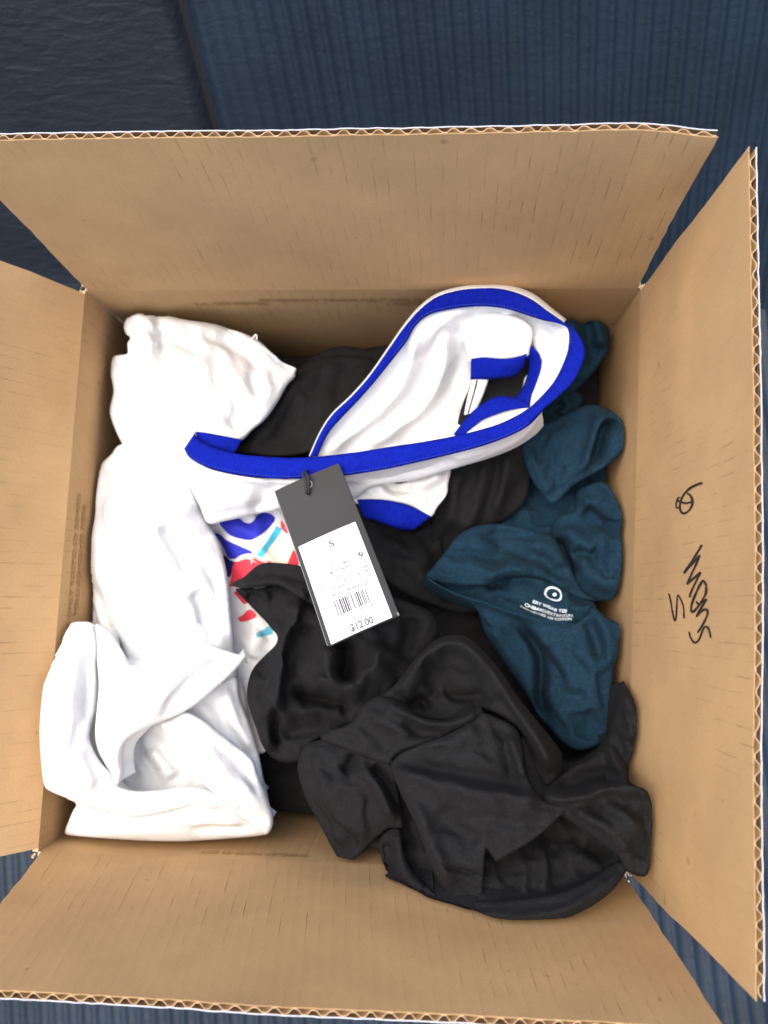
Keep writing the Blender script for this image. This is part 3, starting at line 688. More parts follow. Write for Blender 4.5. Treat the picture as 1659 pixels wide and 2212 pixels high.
front = Patch(cF, [(120, 558), (200, 610), (320, 665), (480, 715), (640, 772), (780, 806), (900, 822), (1000, 836), (1060, 800), (1110, 742), (1190, 800), (1280, 850), (1325, 930), (1315, 1010), (1245, 1065), (1228, 1180), (1230, 1300), (1215, 1430), (1180, 1520), (1110, 1575), (1020, 1590), (930, 1545), (860, 1470), (800, 1400), (720, 1270), (600, 1100), (470, 900), (410, 745), (260, 665), (150, 600)],
       [(120, 558, -22), (480, 720, -24), (780, 808, -22), (1000, 838, -20), (1110, 745, -22), (1320, 930, -9), (1240, 1080, -22), (1225, 1300, -22), (1180, 1510, -24), (1000, 1580, -22), (800, 1400, -36), (600, 1090, -44), (430, 760, -36), (620, 860, -34), (900, 1000, -14), (1020, 1300, -8), (660, 1000, -40), (880, 1350, -16)],
       [([(660, 838), (730, 910), (790, 1020), (806, 1140), (796, 1260), (830, 1420)], -11, 16, 13, .18), ([(680, 850), (780, 900), (860, 1010), (900, 1100)], 3, 12, 22), ([(810, 950), (860, 1060), (930, 1200)], -5, 18, 12), ([(1110, 745), (1170, 860), (1190, 980), (1225, 1130)], 3.4, 22, 14),
        ([(1060, 810), (1130, 930), (1160, 1060)], -3, 18, 18), ([(860, 1180), (940, 1260), (1080, 1270)], -3, 22, 22), ([(1060, 1340), (1080, 1430), (1060, 1540)], -3, 24, 24), ([(470, 800), (560, 960), (700, 1180), (800, 1340)], 4, 26, 34), ([(960, 980), (1060, 1030), (1200, 1130)], 1.8, 24, 24),
        ([(130, 566), (330, 650), (640, 762), (1000, 830)], 2.4, 12, 12, .05)],
       r=11, noise=(1.0, 56, 70, 2), hem=[[(120, 558), (320, 665), (640, 772), (1000, 836)]], skirt=26)
build('front_panel', [front.mesh()], 'teal_cotton', tt)
st = stitches(cF(np.array([(985, 1060), (1040, 1078), (1110, 1112), (1170, 1160)], float)), front.surf, 4, 3, 1.2) + stitches(cF(np.array([(320, 392), (450, 428), (600, 462)], float)), T_main[1].surf, 4, 3, 1.0)
o = build('stitching', st, 'teal_thread', tt, False)
def text_on(s, cv, line, hgt, zf, lift=.5):
    """text laid along a curve on the cloth; `line` is its baseline"""
    v, f = text_mesh(s, 1.0); L = cat(cv(np.array(line, float)), False, 1.0); n = len(L)
    d = np.gradient(L, axis=0); d /= np.linalg.norm(d, axis=1, keepdims=True); q = np.c_[d[:, 1], -d[:, 0]]
    t = (v[:, 0] - v[:, 0].min()) / (np.ptp(v[:, 0]) + 1e-9) * (n - 1); i = np.clip(t.astype(int), 0, n - 1)
    X = L[i] + d[i] * (t - i)[:, None] + q[i] * (v[:, 1:2] * hgt)
    return zf(X, lift / 1000), f
k = .1488
npn = [text_on('ERY WEAR TEE', cP, [(545, 628), (690, 690), (850, 755), (1035, 790)], 62 * k * 1.05, inner.surf, .7),
       text_on('CHIBARD/EXTANGAR', cP, [(425, 660), (580, 735), (750, 800), (930, 848), (1140, 858)], 58 * k * 1.05, inner.surf, .7),
       text_on('MEMORIANO 100 COTON', cP, [(362, 705), (520, 785), (700, 850), (880, 900), (1100, 905)], 50 * k, inner.surf, .7)]
ang = np.linspace(0, 2 * math.pi, 50)
ell = lambda rx, ry: cP(np.c_[845 + rx * np.cos(ang), 500 + ry * np.sin(ang) + .22 * rx * np.cos(ang)])
a1, a2 = ell(132, 108), ell(102, 80); n = len(ang)
npn.append((np.vstack([inner.surf(a1, .0007), inner.surf(a2, .0007)]), [(i, i + n, i + n + 1, i + 1) for i in range(n - 1)]))
dt = cP(np.c_[860 + 30 * np.cos(ang[:-1]), 500 + 26 * np.sin(ang[:-1])]); npn.append((inner.surf(dt, .0007), [tuple(range(n - 1))[::-1]]))
build('neck_print', npn, 'neck_print', tt, False)

FK, NK, GK = 1.3, .7, .75
# ---- white tee with blue trim
rt = thing('ringer_tee', (-.05, .03, -.1), 'white T-shirt with bright blue collar band and cuffs and a colourful front print', 'T-shirt')
W1 = Patch(cA, [(622, 355), (650, 308), (700, 291), (780, 303), (850, 312), (930, 330), (1080, 353), (1180, 388), (1260, 428), (1330, 488), (1400, 548), (1450, 575), (1484, 608), (1440, 660), (1395, 740), (1335, 825), (1265, 885), (1215, 935), (1120, 990), (1020, 1060), (900, 1120), (760, 1080), (650, 1010), (610, 945), (578, 880), (551, 790), (570, 690), (556, 600), (566, 522), (602, 507), (640, 500), (640, 450), (655, 420), (632, 400)],
       [(640, 330, -33), (850, 312, -33), (1180, 388, -35), (1470, 605, -36), (1220, 930, -18), (1000, 1060, -14), (700, 1040, -26), (560, 800, -30), (560, 560, -33), (900, 640, -4), (1200, 640, -12), (760, 760, -10), (720, 430, -16)],
       [([(640, 330), (700, 312), (760, 345), (772, 420), (760, 480)], 4, 14, 12), ([(790, 350), (795, 420), (812, 500), (848, 610)], -9, 15, 15), ([(690, 340), (730, 400), (735, 470)], 4.5, 18, 14), ([(800, 330), (950, 350), (1150, 400)], 2.5, 12, 30),
        ([(600, 560), (660, 620), (700, 690)], -4, 14, 20), ([(570, 540), (620, 530), (680, 560)], 3, 12, 14), ([(560, 780), (640, 820), (720, 900)], -3, 18, 18), ([(1300, 790), (1220, 830), (1150, 880)], -3, 20, 20), ([(880, 520), (1000, 700), (1080, 900)], 2, 40, 40), ([(640, 470), (680, 500), (690, 540)], -3, 10, 10), ([(640, 820), (700, 960), (790, 1050)], -3, 22, 18)],
       r=15, noise=(1.3, 60, 60, 2))
W1b = Patch(cA, [(1130, 385), (1200, 390), (1290, 430), (1360, 490), (1420, 545), (1486, 575), (1470, 600), (1380, 600), (1250, 520), (1160, 460)], [(1150, 400, -42), (1450, 580, -44), (1300, 480, -38)], [([(1180, 400), (1300, 470), (1430, 560)], 2, 8, 10)], r=7, noise=(.6, 40, 30, 2))
W2 = Patch(cA, [(600, 960), (560, 1005), (512, 1052), (472, 1130), (450, 1225), (439, 1350), (443, 1500), (452, 1640), (475, 1790), (520, 1930), (560, 2070), (640, 2200), (800, 2260), (1000, 2240), (1180, 2150), (1178, 2000), (1165, 1850), (1150, 1690), (1135, 1590), (1112, 1495), (1085, 1425), (1045, 1360), (1000, 1260), (930, 1100), (900, 1040), (800, 980), (700, 950)],
       [(600, 970, -31), (470, 1140, -33), (440, 1400, -32), (480, 1800, -34), (620, 2170, -24), (1150, 2130, -22), (1170, 1900, -22), (1100, 1470, -22), (930, 1100, -16), (750, 1300, -4), (800, 1700, -2), (1000, 1900, -8), (760, 1050, -10)],
       [([(825, 955), (800, 1020), (745, 1110)], -3.5, 13, 13), ([(905, 985), (880, 1060), (850, 1140)], -5, 16, 18), ([(805, 1360), (850, 1430), (895, 1510), (935, 1610)], -7, 22, 10), ([(965, 1690), (1005, 1760), (1040, 1880)], -5, 20, 12), ([(450, 1600), (520, 1780), (590, 1960), (660, 2070)], -6, 16, 16),
        ([(500, 1500), (560, 1750), (640, 1950)], 3, 34, 24), ([(620, 1000), (600, 1150), (590, 1300)], 2.4, 30, 40), ([(530, 1060), (510, 1200), (500, 1400)], -2.2, 18, 18), ([(960, 1240), (900, 1300), (860, 1360)], 2.5, 26, 26), ([(1000, 1250), (1030, 1330), (1080, 1430)], -3, 20, 20), ([(700, 1250), (760, 1500), (830, 1800)], 2.2, 50, 50)],
       r=16, noise=(1.2, 75, 80, 2))
W2b = Patch(cC, [(440, -10), (428, 40), (412, 150), (398, 290), (420, 360), (500, 380), (520, 200), (480, 0)], [(430, 30, -42), (400, 290, -42), (480, 200, -38)], [([(440, 10), (435, 160), (430, 320)], 2, 8, 8)], r=8, noise=(.6, 40, 90, 2))
build('body', [p.mesh() for p in (W1, W1b, W2, W2b)], 'white_cotton', rt)
# graphic panel lying lower, between the white and the black shirts
W4 = Patch(cJ, [(150, 300), (400, 250), (800, 180), (1170, 120), (1300, 400), (1440, 780), (1560, 1100), (1400, 1300), (1250, 1500), (1180, 1900), (1050, 2200), (900, 2500), (1000, 2900), (1020, 3300), (800, 3350), (600, 2900), (480, 2300), (480, 1800), (420, 1200), (330, 800), (220, 500)],
       [(200, 330, -44), (1170, 150, -40), (1450, 900, -40), (420, 1000, -44), (800, 600, -33), (1000, 1500, -46), (560, 1900, -42), (1100, 1950, -46), (900, 3000, -40), (800, 2400, -40)],
       [([(300, 420), (380, 640), (450, 960)], -5, 16, 22), ([(1240, 420), (1130, 600), (1000, 780)], -3, 22, 26), ([(950, 1780), (820, 1950), (760, 2150)], 4, 24, 24), ([(620, 1500), (640, 1900), (700, 2200)], -2.5, 20, 24), ([(800, 250), (900, 200), (1100, 180)], -3, 16, 20)], r=12, noise=(.8, 60, 60, 2))
gp = build('graphic_panel', [W4.mesh()], 'white_cotton', rt)
def pr(name, m, polys, lift=.5, sm_=True): build(name, [decal(cJ, np.array(p, float), W4.surf, lift, 5, sm_) for p in polys], m, gp, True)
pr('printed_shape', 'print_cream', [[(1130, 330), (1200, 330), (1300, 560), (1420, 900), (1200, 960), (960, 850), (980, 780), (1090, 600), (1180, 430)]], .3, False)
pr('printed_shape', 'print_blue', [[(385, 345), (520, 325), (650, 305), (700, 345), (760, 360), (830, 330), (880, 255), (960, 225), (1050, 245), (1110, 295), (1060, 380), (960, 490), (850, 570), (720, 595), (590, 560), (480, 470)]])
pr('printed_shape', 'print_blue', [[(310, 500), (400, 520), (500, 590), (640, 680), (790, 765), (660, 790), (600, 835), (500, 820), (440, 700), (380, 600)]])
pr('printed_shape', 'print_navy', [[(430, 790), (520, 850), (590, 880), (560, 960), (510, 1080), (460, 1000)]])
pr('printed_shape', 'print_aqua', [[(1130, 395), (1200, 430), (1170, 500), (950, 810), (870, 790), (1000, 610)]], .6, False)
pr('printed_shape', 'print_red', [[(590, 880), (680, 845), (780, 850), (860, 815), (980, 850), (1060, 870), (1020, 960), (800, 1100), (530, 1200), (525, 1120), (550, 980)], [(1290, 860), (1320, 780), (1360, 715), (1410, 850), (1400, 920), (1280, 890)], [(1190, 330), (1230, 380), (1280, 500), (1240, 480), (1190, 420)]])
pr('printed_shape', 'print_red', [[(615, 1600), (680, 1560), (770, 1490), (840, 1540), (860, 1590), (800, 1620), (700, 1645), (640, 1640)], [(560, 1260), (650, 1290), (760, 1380), (700, 1420), (600, 1330)]])
pr('printed_shape', 'print_pink', [[(800, 790), (900, 815), (1040, 850), (1000, 880), (900, 850), (815, 825)], [(770, 850), (785, 770), (800, 850), (910, 910), (800, 870), (780, 920)]], .9, False)
pr('printed_shape', 'print_cream', [[(590, 860), (660, 790), (770, 775), (800, 830), (700, 845), (620, 875)]], .8)
strip = []
for i in range(9):
    x = 850 + i * 24; strip.append([(x, 1815 - i * 14), (x + 15, 1803 - i * 14), (x + 40, 1850 - i * 6), (x + 22, 1866 - i * 6)])
pr('printed_stripe', 'print_aqua', strip, .5, False)
# front of the neck, folded over above the print
W3 = Patch(cA, [(905, 990), (960, 1030), (1060, 1080), (1180, 1110), (1340, 1128), (1500, 1128), (1640, 1100), (1640, 1180), (1500, 1240), (1400, 1285), (1300, 1303), (1220, 1322), (1130, 1342), (1045, 1352), (1000, 1260), (930, 1130), (885, 1060)],
       [(910, 1000, -6), (1180, 1110, 8), (1500, 1128, 12), (1640, 1120, 10), (1400, 1285, -14), (1130, 1340, -16), (1045, 1350, -16), (900, 1080, -8), (1150, 1230, 1), (1400, 1190, -2)],
       [([(1420, 1140), (1330, 1230), (1260, 1300)], -4, 20, 22), ([(1000, 1080), (1020, 1200), (1060, 1320)], 2, 30, 30), ([(1050, 1150), (1200, 1200), (1300, 1200)], 1.5, 24, 24)], r=12, noise=(.9, 60, 20, 2))
# white under the band at right, and the inside back of the shirt
W5 = Patch(cB, [(200, 950), (390, 950), (560, 925), (700, 895), (850, 860), (1000, 820), (1120, 775), (1210, 720), (1258, 670), (1230, 745), (1150, 822), (1000, 893), (870, 935), (700, 985), (580, 1000), (500, 1020), (440, 1065), (330, 1060), (220, 1010)],
       [(220, 960, 7), (560, 930, 8), (1000, 825, 6), (1250, 680, 2), (1150, 820, -8), (870, 935, -8), (580, 1000, -12), (440, 1060, -14), (330, 1050, -8)], [([(420, 990), (600, 960), (800, 920)], -1.5, 16, 12)], r=8, noise=(.6, 60, 0, 2))
W5b = Patch(cB, [(430, 1030), (500, 1000), (560, 985), (640, 1000), (740, 960), (850, 930), (846, 1000), (838, 1050), (800, 1100), (766, 1145), (690, 1100), (600, 1078), (520, 1080), (440, 1085)],
       [(440, 1060, -18), (560, 990, -22), (846, 960, -26), (766, 1140, -22), (600, 1075, -15), (700, 1050, -18)],
       [([(555, 1000), (620, 1028), (705, 1022)], -9, 12, 10), ([(600, 1040), (720, 1010), (840, 950)], 4, 14, 16), ([(740, 1110), (800, 1040), (830, 960)], -2, 22, 22), ([(470, 1040), (540, 1010), (600, 1045)], 3, 12, 14)], r=8, noise=(.7, 50, 10, 2))
build('front_panel', [W3.mesh(), W5.mesh()], 'white_cotton', rt)
ib = Patch(cB, [(250, 880), (290, 790), (340, 710), (430, 630), (510, 550), (600, 430), (660, 350), (710, 280), (790, 225), (900, 195), (1010, 188), (1120, 200), (1220, 235), (1310, 280), (1390, 330), (1405, 410), (1370, 520), (1320, 590), (1260, 650), (1200, 690), (1050, 760), (900, 790), (700, 835), (500, 870), (350, 890)],
       [(250, 880, 0), (340, 710, 1), (510, 550, 2), (660, 350, 4), (790, 225, 5), (1010, 190, 6), (1220, 235, 6), (1395, 370, 6), (1370, 520, 3), (1240, 660, 0), (900, 790, -10), (500, 870, -12), (600, 650, -18), (800, 450, -16), (950, 650, -36), (1100, 560, -44), (1280, 450, -26), (750, 760, -26), (420, 800, -12), (1000, 330, -10)],
       [([(300, 870), (420, 790), (560, 680), (650, 560), (720, 330)], 6, 16, 22, .12), ([(360, 870), (500, 790), (640, 690), (720, 590)], -4, 16, 18), ([(450, 850), (620, 760), (760, 640), (830, 480), (835, 330)], 6.5, 20, 18, .12), ([(560, 840), (760, 740), (860, 600), (890, 420)], -5, 20, 18),
        ([(650, 810), (800, 730), (900, 660)], 3.5, 16, 14), ([(700, 350), (780, 330), (880, 250)], 2.5, 18, 22), ([(620, 830), (760, 800), (870, 770)], -6, 16, 14), ([(540, 640), (610, 510), (690, 400)], -3, 16, 14), ([(1240, 300), (1290, 400), (1270, 500)], -3, 24, 24), ([(1330, 330), (1350, 420), (1300, 540)], 2.5, 18, 18)],
       r=6, noise=(1.2, 60, 130, 2))
build('inner_back', [ib.mesh()], 'white_cotton', rt)
# the far sleeve seen inside the neck, its cuff, the dark hollow
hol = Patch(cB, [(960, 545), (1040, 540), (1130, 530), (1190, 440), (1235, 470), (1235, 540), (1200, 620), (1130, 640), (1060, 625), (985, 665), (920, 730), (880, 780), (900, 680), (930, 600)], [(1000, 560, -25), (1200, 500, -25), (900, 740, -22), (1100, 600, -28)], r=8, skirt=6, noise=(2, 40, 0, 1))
build('neck_hollow_shade', [hol.mesh()], 'black_cotton', rt)  # black sheet standing in for the shade in the hollow of the neck
sl = Patch(cB, [(905, 280), (960, 258), (1040, 250), (1110, 262), (1170, 282), (1212, 320), (1212, 370), (1200, 420), (1188, 445), (1100, 462), (1000, 462), (940, 470), (925, 420), (905, 350)],
       [(905, 290, -12), (1110, 262, -2), (1210, 340, 0), (1190, 440, -4), (940, 465, -14), (1060, 360, 2)], [([(940, 460), (960, 400), (1020, 340)], -3.5, 14, 20), ([(930, 300), (960, 380), (950, 450)], 2.5, 14, 14), ([(1050, 300), (1120, 320), (1190, 360)], 2, 26, 26)], r=13, noise=(.8, 50, 30, 2))
w6 = Patch(cB, [(1212, 290), (1290, 305), (1368, 325), (1372, 400), (1352, 470), (1312, 550), (1270, 605), (1235, 645), (1198, 668), (1205, 620), (1238, 540), (1245, 470), (1222, 410), (1205, 360)],
       [(1215, 300, -6), (1368, 330, 4), (1350, 470, 4), (1270, 600, 2), (1200, 665, -4), (1240, 500, -12), (1215, 380, -14), (1300, 430, -3)], [([(1250, 320), (1290, 400), (1250, 470)], -3, 18, 14), ([(1250, 470), (1290, 450), (1340, 440)], 2, 10, 14)], r=6, noise=(.7, 50, 60, 2))
w7 = Patch(cB, [(915, 785), (960, 750), (1040, 710), (1110, 685), (1190, 668), (1195, 690), (1120, 725), (1030, 760), (940, 790)], [(920, 785, -4), (1110, 688, -2), (1190, 675, 0), (1030, 745, -2)], r=6, noise=(.4, 40, 0, 1))
strap = ribbon(cB, [(950, 548), (930, 620), (915, 700)], [(1022, 545), (1000, 610), (965, 690)], [-14, -16, -18], [-14, -16, -18], 1.2, 1.0)
build('sleeve', [sl.mesh()], 'white_cotton', rt); build('sleeve', [W5b.mesh()], 'white_cotton', rt)
build('inner_panel', [w6.mesh(), w7.mesh(), strap], 'white_cotton', rt)
build('strap_seam', [stroke(cB(np.array([(972, 548), (955, 615), (932, 695)], float)), 3.2, lambda q: un(q, np.full(len(q), -.0125)))], 'black_thread', rt, False)
# bands
front_band = ribbon(cB, [(-322, 893), (-330, 950), (-300, 985), (-230, 1015), (-120, 1040), (0, 1058 - 85), (100, 976), (200, 977), (390, 966), (560, 940), (700, 910), (850, 875), (1000, 835), (1120, 790), (1200, 745), (1262, 680)][2:],
                    [(-322, 893), (-300, 900), (-250, 925), (-180, 860), (-100, 878), (0, 884), (100, 886), (200, 884), (300, 880), (450, 862), (600, 838), (750, 815), (900, 786), (1050, 745), (1200, 672)][3:],
                    [4, 8, 11, 13, 14, 14, 13, 12, 10], [2, 8, 11, 13, 14, 14, 13, 12, 9], 1.0, 1.4)
fb_low = [(925, 978), (950, 1020), (1030, 1066), (1150, 1100), (1300, 1122), (1430, 1130), (1560, 1126)]
fb_up = [(985, 890), (990, 925), (1060, 968), (1180, 1002), (1300, 1016), (1450, 1024), (1570, 1020)]
k2 = 1.15398; toA = lambda P: [((x * k2 + 1276.1), (y * k2)) for x, y in P]       # from the second crop's coordinates to the first's
low = fb_low + toA([(390, 966), (560, 940), (700, 910), (850, 875), (1000, 835), (1120, 790), (1200, 745), (1262, 680)])
up = fb_up + toA([(300, 880), (450, 862), (600, 838), (750, 815), (900, 786), (1050, 745), (1140, 705), (1200, 668)])
band1 = ribbon(cA, low, up, [0, 4, 8, 11, 13, 14, 14, 14, 13, 12, 11], [-2, 3, 8, 11, 13, 14, 14, 14, 13, 12, 10], 1.2, 1.4, 7)
ring_out = [(243, 882), (288, 782), (340, 702), (425, 620), (505, 530), (590, 410), (652, 322), (722, 242), (800, 185), (900, 156), (1000, 147), (1100, 156), (1200, 192), (1285, 252), (1350, 298), (1412, 350), (1441, 420), (1426, 485), (1386, 560), (1322, 622), (1255, 682), (1200, 735)]
ring_in = [(276, 882), (322, 785), (374, 722), (445, 648), (525, 558), (612, 450), (664, 382), (705, 312), (762, 266), (832, 245), (922, 232), (1010, 229), (1100, 240), (1185, 266), (1262, 290), (1330, 304), (1368, 330), (1370, 405), (1348, 475), (1310, 550), (1262, 608), (1190, 680)]
band2 = ribbon(cB, ring_out, ring_in, [7, 6, 6, 7, 8, 10, 12, 13, 14, 14, 13], [6, 5, 5, 6, 6, 7, 8, 10, 11, 11, 11], 1.1, 1.4, 7)
left_back = ribbon(cA, [(985, 892), (1040, 899), (1110, 912), (1215, 932)], [(985, 935), (1050, 968), (1110, 985), (1180, 1003)], [-3, -4, -5, -7], [-6, -6, -6, -8], .8, 1.2)
build('collar_band', [band1, band2, left_back], 'blue_rib', rt)
# rim of white cloth outside the blue ring
off = [(238, 880), (284, 778), (335, 698), (420, 615), (500, 524), (584, 404), (646, 314), (714, 232), (794, 172), (896, 141), (1000, 132), (1108, 134), (1215, 170), (1300, 236), (1362, 285)]
build('outer_rim', [ribbon(cB, off, [(p[0], p[1]) for p in ring_out[:15]], [-6, -6, -6, -4, 0, 4, 2, 0, -2], [5, 5, 5, 6, 7, 9, 11, 12, 12], 1.0, 1.0)], 'white_cotton', rt)
cuff1 = ribbon(cB, [(945, 456), (1000, 450), (1080, 456), (1140, 450), (1188, 436)], [(943, 548), (1010, 546), (1080, 541), (1132, 533), (1176, 492)], [-9, -5, -3, -2, -2], [-14, -12, -10, -10, -10], 1.5, 1.4)
cuff2 = ribbon(cB, [(448, 1068), (540, 1068), (620, 1080), (690, 1102), (770, 1142)], [(480, 1150), (540, 1165), (600, 1188), (650, 1200), (692, 1206)], [-12, -11, -11, -13, -17], [-14, -13, -13, -14, -18], 1.6, 1.4)
band3 = ribbon(cB, [(1206, 398), (1246, 450), (1242, 520), (1206, 610), (1200, 668)], [(1182, 440), (1198, 480), (1190, 530), (1165, 590), (1128, 640)], [-4, -6, -8, -6, -3], [-10, -13, -15, -13, -8], 1.0, 1.3)
band4 = ribbon(cB, [(868, 785), (918, 722), (980, 662), (1060, 620), (1135, 626), (1196, 650)], [(920, 786), (960, 750), (1010, 716), (1080, 690), (1130, 676), (1196, 668)], [-8, -7, -6, -5, -4, -2], [-5, -4, -3, -2, -1, 0], 1.0, 1.3)
build('cuff_band', [cuff1], 'blue_rib', rt); build('cuff_band', [cuff2], 'blue_rib', rt)
build('inner_band', [band3, band4], 'blue_rib', rt)
def band_st(low_, zs, cv, inset):
    P = cat(cv(np.array(low_, float)), False, 2); d = np.gradient(P, axis=0); d /= np.linalg.norm(d, axis=1, keepdims=True)
    P = P + np.c_[d[:, 1], -d[:, 0]] * inset; tt_ = np.linspace(0, 1, len(P)); zz = np.interp(tt_, np.linspace(0, 1, len(zs)), zs) / 1000
    f = lambda q, l: un(q, np.array([zz[((P - p) ** 2).sum(1).argmin()] for p in q]) + l)
    return stitches(P, f, 4, 3, 1.3, 1.0)
build('stitching', band_st(low, [0, 4, 8, 11, 13, 14, 14, 14, 13, 12, 11], cA, 5) + band_st(ring_in[5:18], [7, 8, 10, 11, 11], cB, 5), 'navy_thread', rt, False)
build('loose_thread', [stroke(cA(np.array([(1262, 432), (1285, 405), (1290, 430)], float)), 3, lambda q: un(q, np.full(len(q), -.03)))], 'white_cotton', rt, False)

FK, NK, GK = 1.2, .7, .85
# ---- plain white tee in the front-left corner
wt = thing('white_tee', (-.1, -.1, -.1), 'plain white T-shirt rolled and folded in the front left corner of the box', 'T-shirt')
body = [
 Patch(cC, [(380, 340), (470, 330), (640, 500), (900, 480), (1180, 560), (1260, 850), (1310, 1050), (1350, 1300), (1200, 1360), (700, 1390), (360, 1370), (380, 1230), (230, 1110), (215, 800), (280, 480)],
       [(380, 345, -22), (1180, 560, -30), (1340, 1290, -24), (700, 1390, -20), (370, 1360, -20), (220, 900, -8), (700, 1000, -30), (760, 700, -12), (1000, 900, -26)],
       [([(740, 950), (820, 1040), (860, 1120)], 5, 18, 14), ([(680, 930), (740, 1010), (800, 1100)], -4, 14, 14)], r=14, noise=(1.6, 50, 60, 2)),
 # layer behind at right
 Patch(cC, [(930, 760), (1060, 660), (1180, 590), (1205, 700), (1262, 850), (1303, 1000), (1325, 1170), (1290, 1250), (1200, 1150), (1080, 980), (980, 880)],
       [(940, 770, -12), (1180, 595, -20), (1300, 1000, -24), (1320, 1180, -22), (1100, 850, -14)], [([(1130, 640), (1180, 800), (1280, 990)], 4, 16, 18), ([(1080, 700), (1150, 850), (1270, 1040)], -3, 16, 16)], r=10, noise=(.9, 50, 60, 2)),
 # bottom roll
 Patch(cC, [(390, 1238), (470, 1255), (580, 1278), (700, 1290), (860, 1262), (1000, 1215), (1080, 1190), (1150, 1240), (1240, 1310), (1345, 1375), (1300, 1392), (1200, 1402), (1050, 1413), (900, 1420), (740, 1418), (600, 1410), (450, 1400), (340, 1388), (326, 1376), (340, 1330)],
       [(390, 1240, -12), (340, 1380, -16), (700, 1415, -14), (1050, 1412, -12), (1340, 1378, -12), (700, 1320, 2), (1000, 1290, 4), (500, 1320, -2)],
       [([(400, 1260), (560, 1300), (700, 1300), (880, 1262), (1040, 1215)], -5, 16, 22), ([(420, 1370), (700, 1390), (1000, 1385)], 1.6, 20, 20)], r=17, noise=(.9, 70, 0, 3)),
 # upper bottom roll
 Patch(cC, [(560, 1110), (600, 1150), (680, 1170), (800, 1165), (900, 1150), (1000, 1155), (1080, 1180), (1120, 1215), (1060, 1222), (980, 1235), (860, 1268), (720, 1296), (600, 1290), (480, 1262), (380, 1225), (330, 1190), (420, 1130)],
       [(350, 1195, -2), (600, 1155, 6), (900, 1155, 4), (1110, 1212, 2), (720, 1290, 4), (480, 1255, 0), (700, 1225, 13), (950, 1190, 10)],
       [([(590, 1190), (600, 1240), (620, 1280)], -2.5, 14, 14), ([(700, 1180), (900, 1180), (1060, 1200)], 1.6, 16, 16)], r=15, noise=(.8, 60, 0, 2)),
 # right roll
 Patch(cC, [(800, 836), (860, 800), (930, 768), (1000, 800), (1100, 870), (1200, 950), (1270, 1015), (1290, 1080), (1335, 1190), (1368, 1290), (1366, 1350), (1335, 1384), (1270, 1340), (1190, 1285), (1110, 1210), (1020, 1130), (960, 1060), (900, 950)],
       [(810, 835, -4), (930, 770, 0), (1270, 1015, -6), (1366, 1300, -6), (1330, 1380, -6), (1110, 1205, 4), (960, 1060, -2), (1050, 970, 14), (1220, 1160, 12)],
       [([(860, 830), (980, 950), (1100, 1090), (1250, 1240), (1330, 1340)], 3, 30, 40), ([(1130, 920), (1230, 1040), (1310, 1200)], -2.5, 22, 22), ([(1180, 1240), (1260, 1300), (1320, 1350)], -3, 16, 10)], r=16, noise=(1.0, 60, 45, 2)),
 # left roll
 Patch(cC, [(360, 323), (420, 317), (462, 335), (480, 420), (482, 520), (492, 640), (482, 760), (452, 850), (444, 910), (470, 980), (510, 1040), (560, 1090), (590, 1145), (600, 1200), (590, 1275), (480, 1255), (370, 1216), (262, 1172), (222, 1135), (205, 1000), (199, 860), (208, 720), (222, 620), (252, 528), (290, 430), (320, 360)],
       [(380, 325, -6), (475, 420, 2), (490, 640, 2), (446, 900, 2), (580, 1150, 6), (590, 1270, 4), (370, 1215, 4), (220, 1130, 8), (200, 860, 10), (225, 620, 6), (300, 420, -2), (340, 700, 26), (330, 980, 27), (450, 1130, 20), (400, 480, 14)],
       [([(455, 440), (440, 600), (430, 760), (415, 860)], -5, 30, 14), ([(320, 430), (300, 650), (300, 900), (340, 1100)], 2, 60, 50), ([(420, 960), (480, 1080), (540, 1180)], -2, 22, 22)], r=18, noise=(.9, 80, 80, 2)),
 # centre body
 Patch(cC, [(478, 335), (520, 350), (562, 390), (610, 460), (655, 535), (760, 520), (880, 488), (950, 445), (1020, 432), (1000, 520), (930, 600), (840, 670), (740, 780), (640, 880), (590, 960), (600, 1060), (590, 1120), (560, 1090), (520, 1020), (490, 960), (478, 860), (496, 640), (484, 480)],
       [(480, 340, -6), (655, 535, 2), (880, 490, 4), (1010, 440, 6), (840, 670, 10), (600, 960, 6), (585, 1115, 4), (490, 900, 8), (490, 600, 8), (640, 680, 18), (800, 580, 12)],
       [([(600, 560), (660, 590), (760, 560)], -3, 20, 26), ([(560, 460), (600, 600), (580, 800)], 2, 30, 30), ([(900, 480), (840, 570), (740, 680)], -2.5, 20, 20)], r=13, noise=(1.0, 70, 60, 2), skirt=18),
]
build('body', [p.mesh() for p in body], 'white_cotton', wt)
hemstrip = Patch(cC, [(985, 440), (1050, 428), (1120, 455), (1190, 478), (1240, 484), (1228, 505), (1180, 562), (1100, 640), (1000, 722), (900, 782), (780, 832), (680, 880), (630, 920), (608, 980), (612, 1060), (605, 1110), (580, 1142), (560, 1080), (556, 1000), (580, 920), (640, 850), (720, 768), (810, 660), (890, 590), (945, 510)],
       [(1000, 440, 6), (1240, 485, 4), (1100, 640, 8), (900, 782, 8), (640, 910, 6), (580, 1135, 6), (560, 1000, 12), (720, 768, 18), (890, 590, 16), (1050, 540, 17), (830, 740, 20), (590, 960, 14)],
       [([(580, 1080), (580, 980), (640, 880), (760, 770), (860, 650), (960, 530), (1040, 460)], 3, 20, 22, .1), ([(1110, 480), (1020, 580), (900, 690), (780, 790)], -1.6, 20, 16)], r=11, noise=(.6, 60, 130, 3), skirt=16)
build('hem', [hemstrip.mesh()], 'white_cotton', wt)

FK, NK, GK = 2.6, 1.5, 1.2
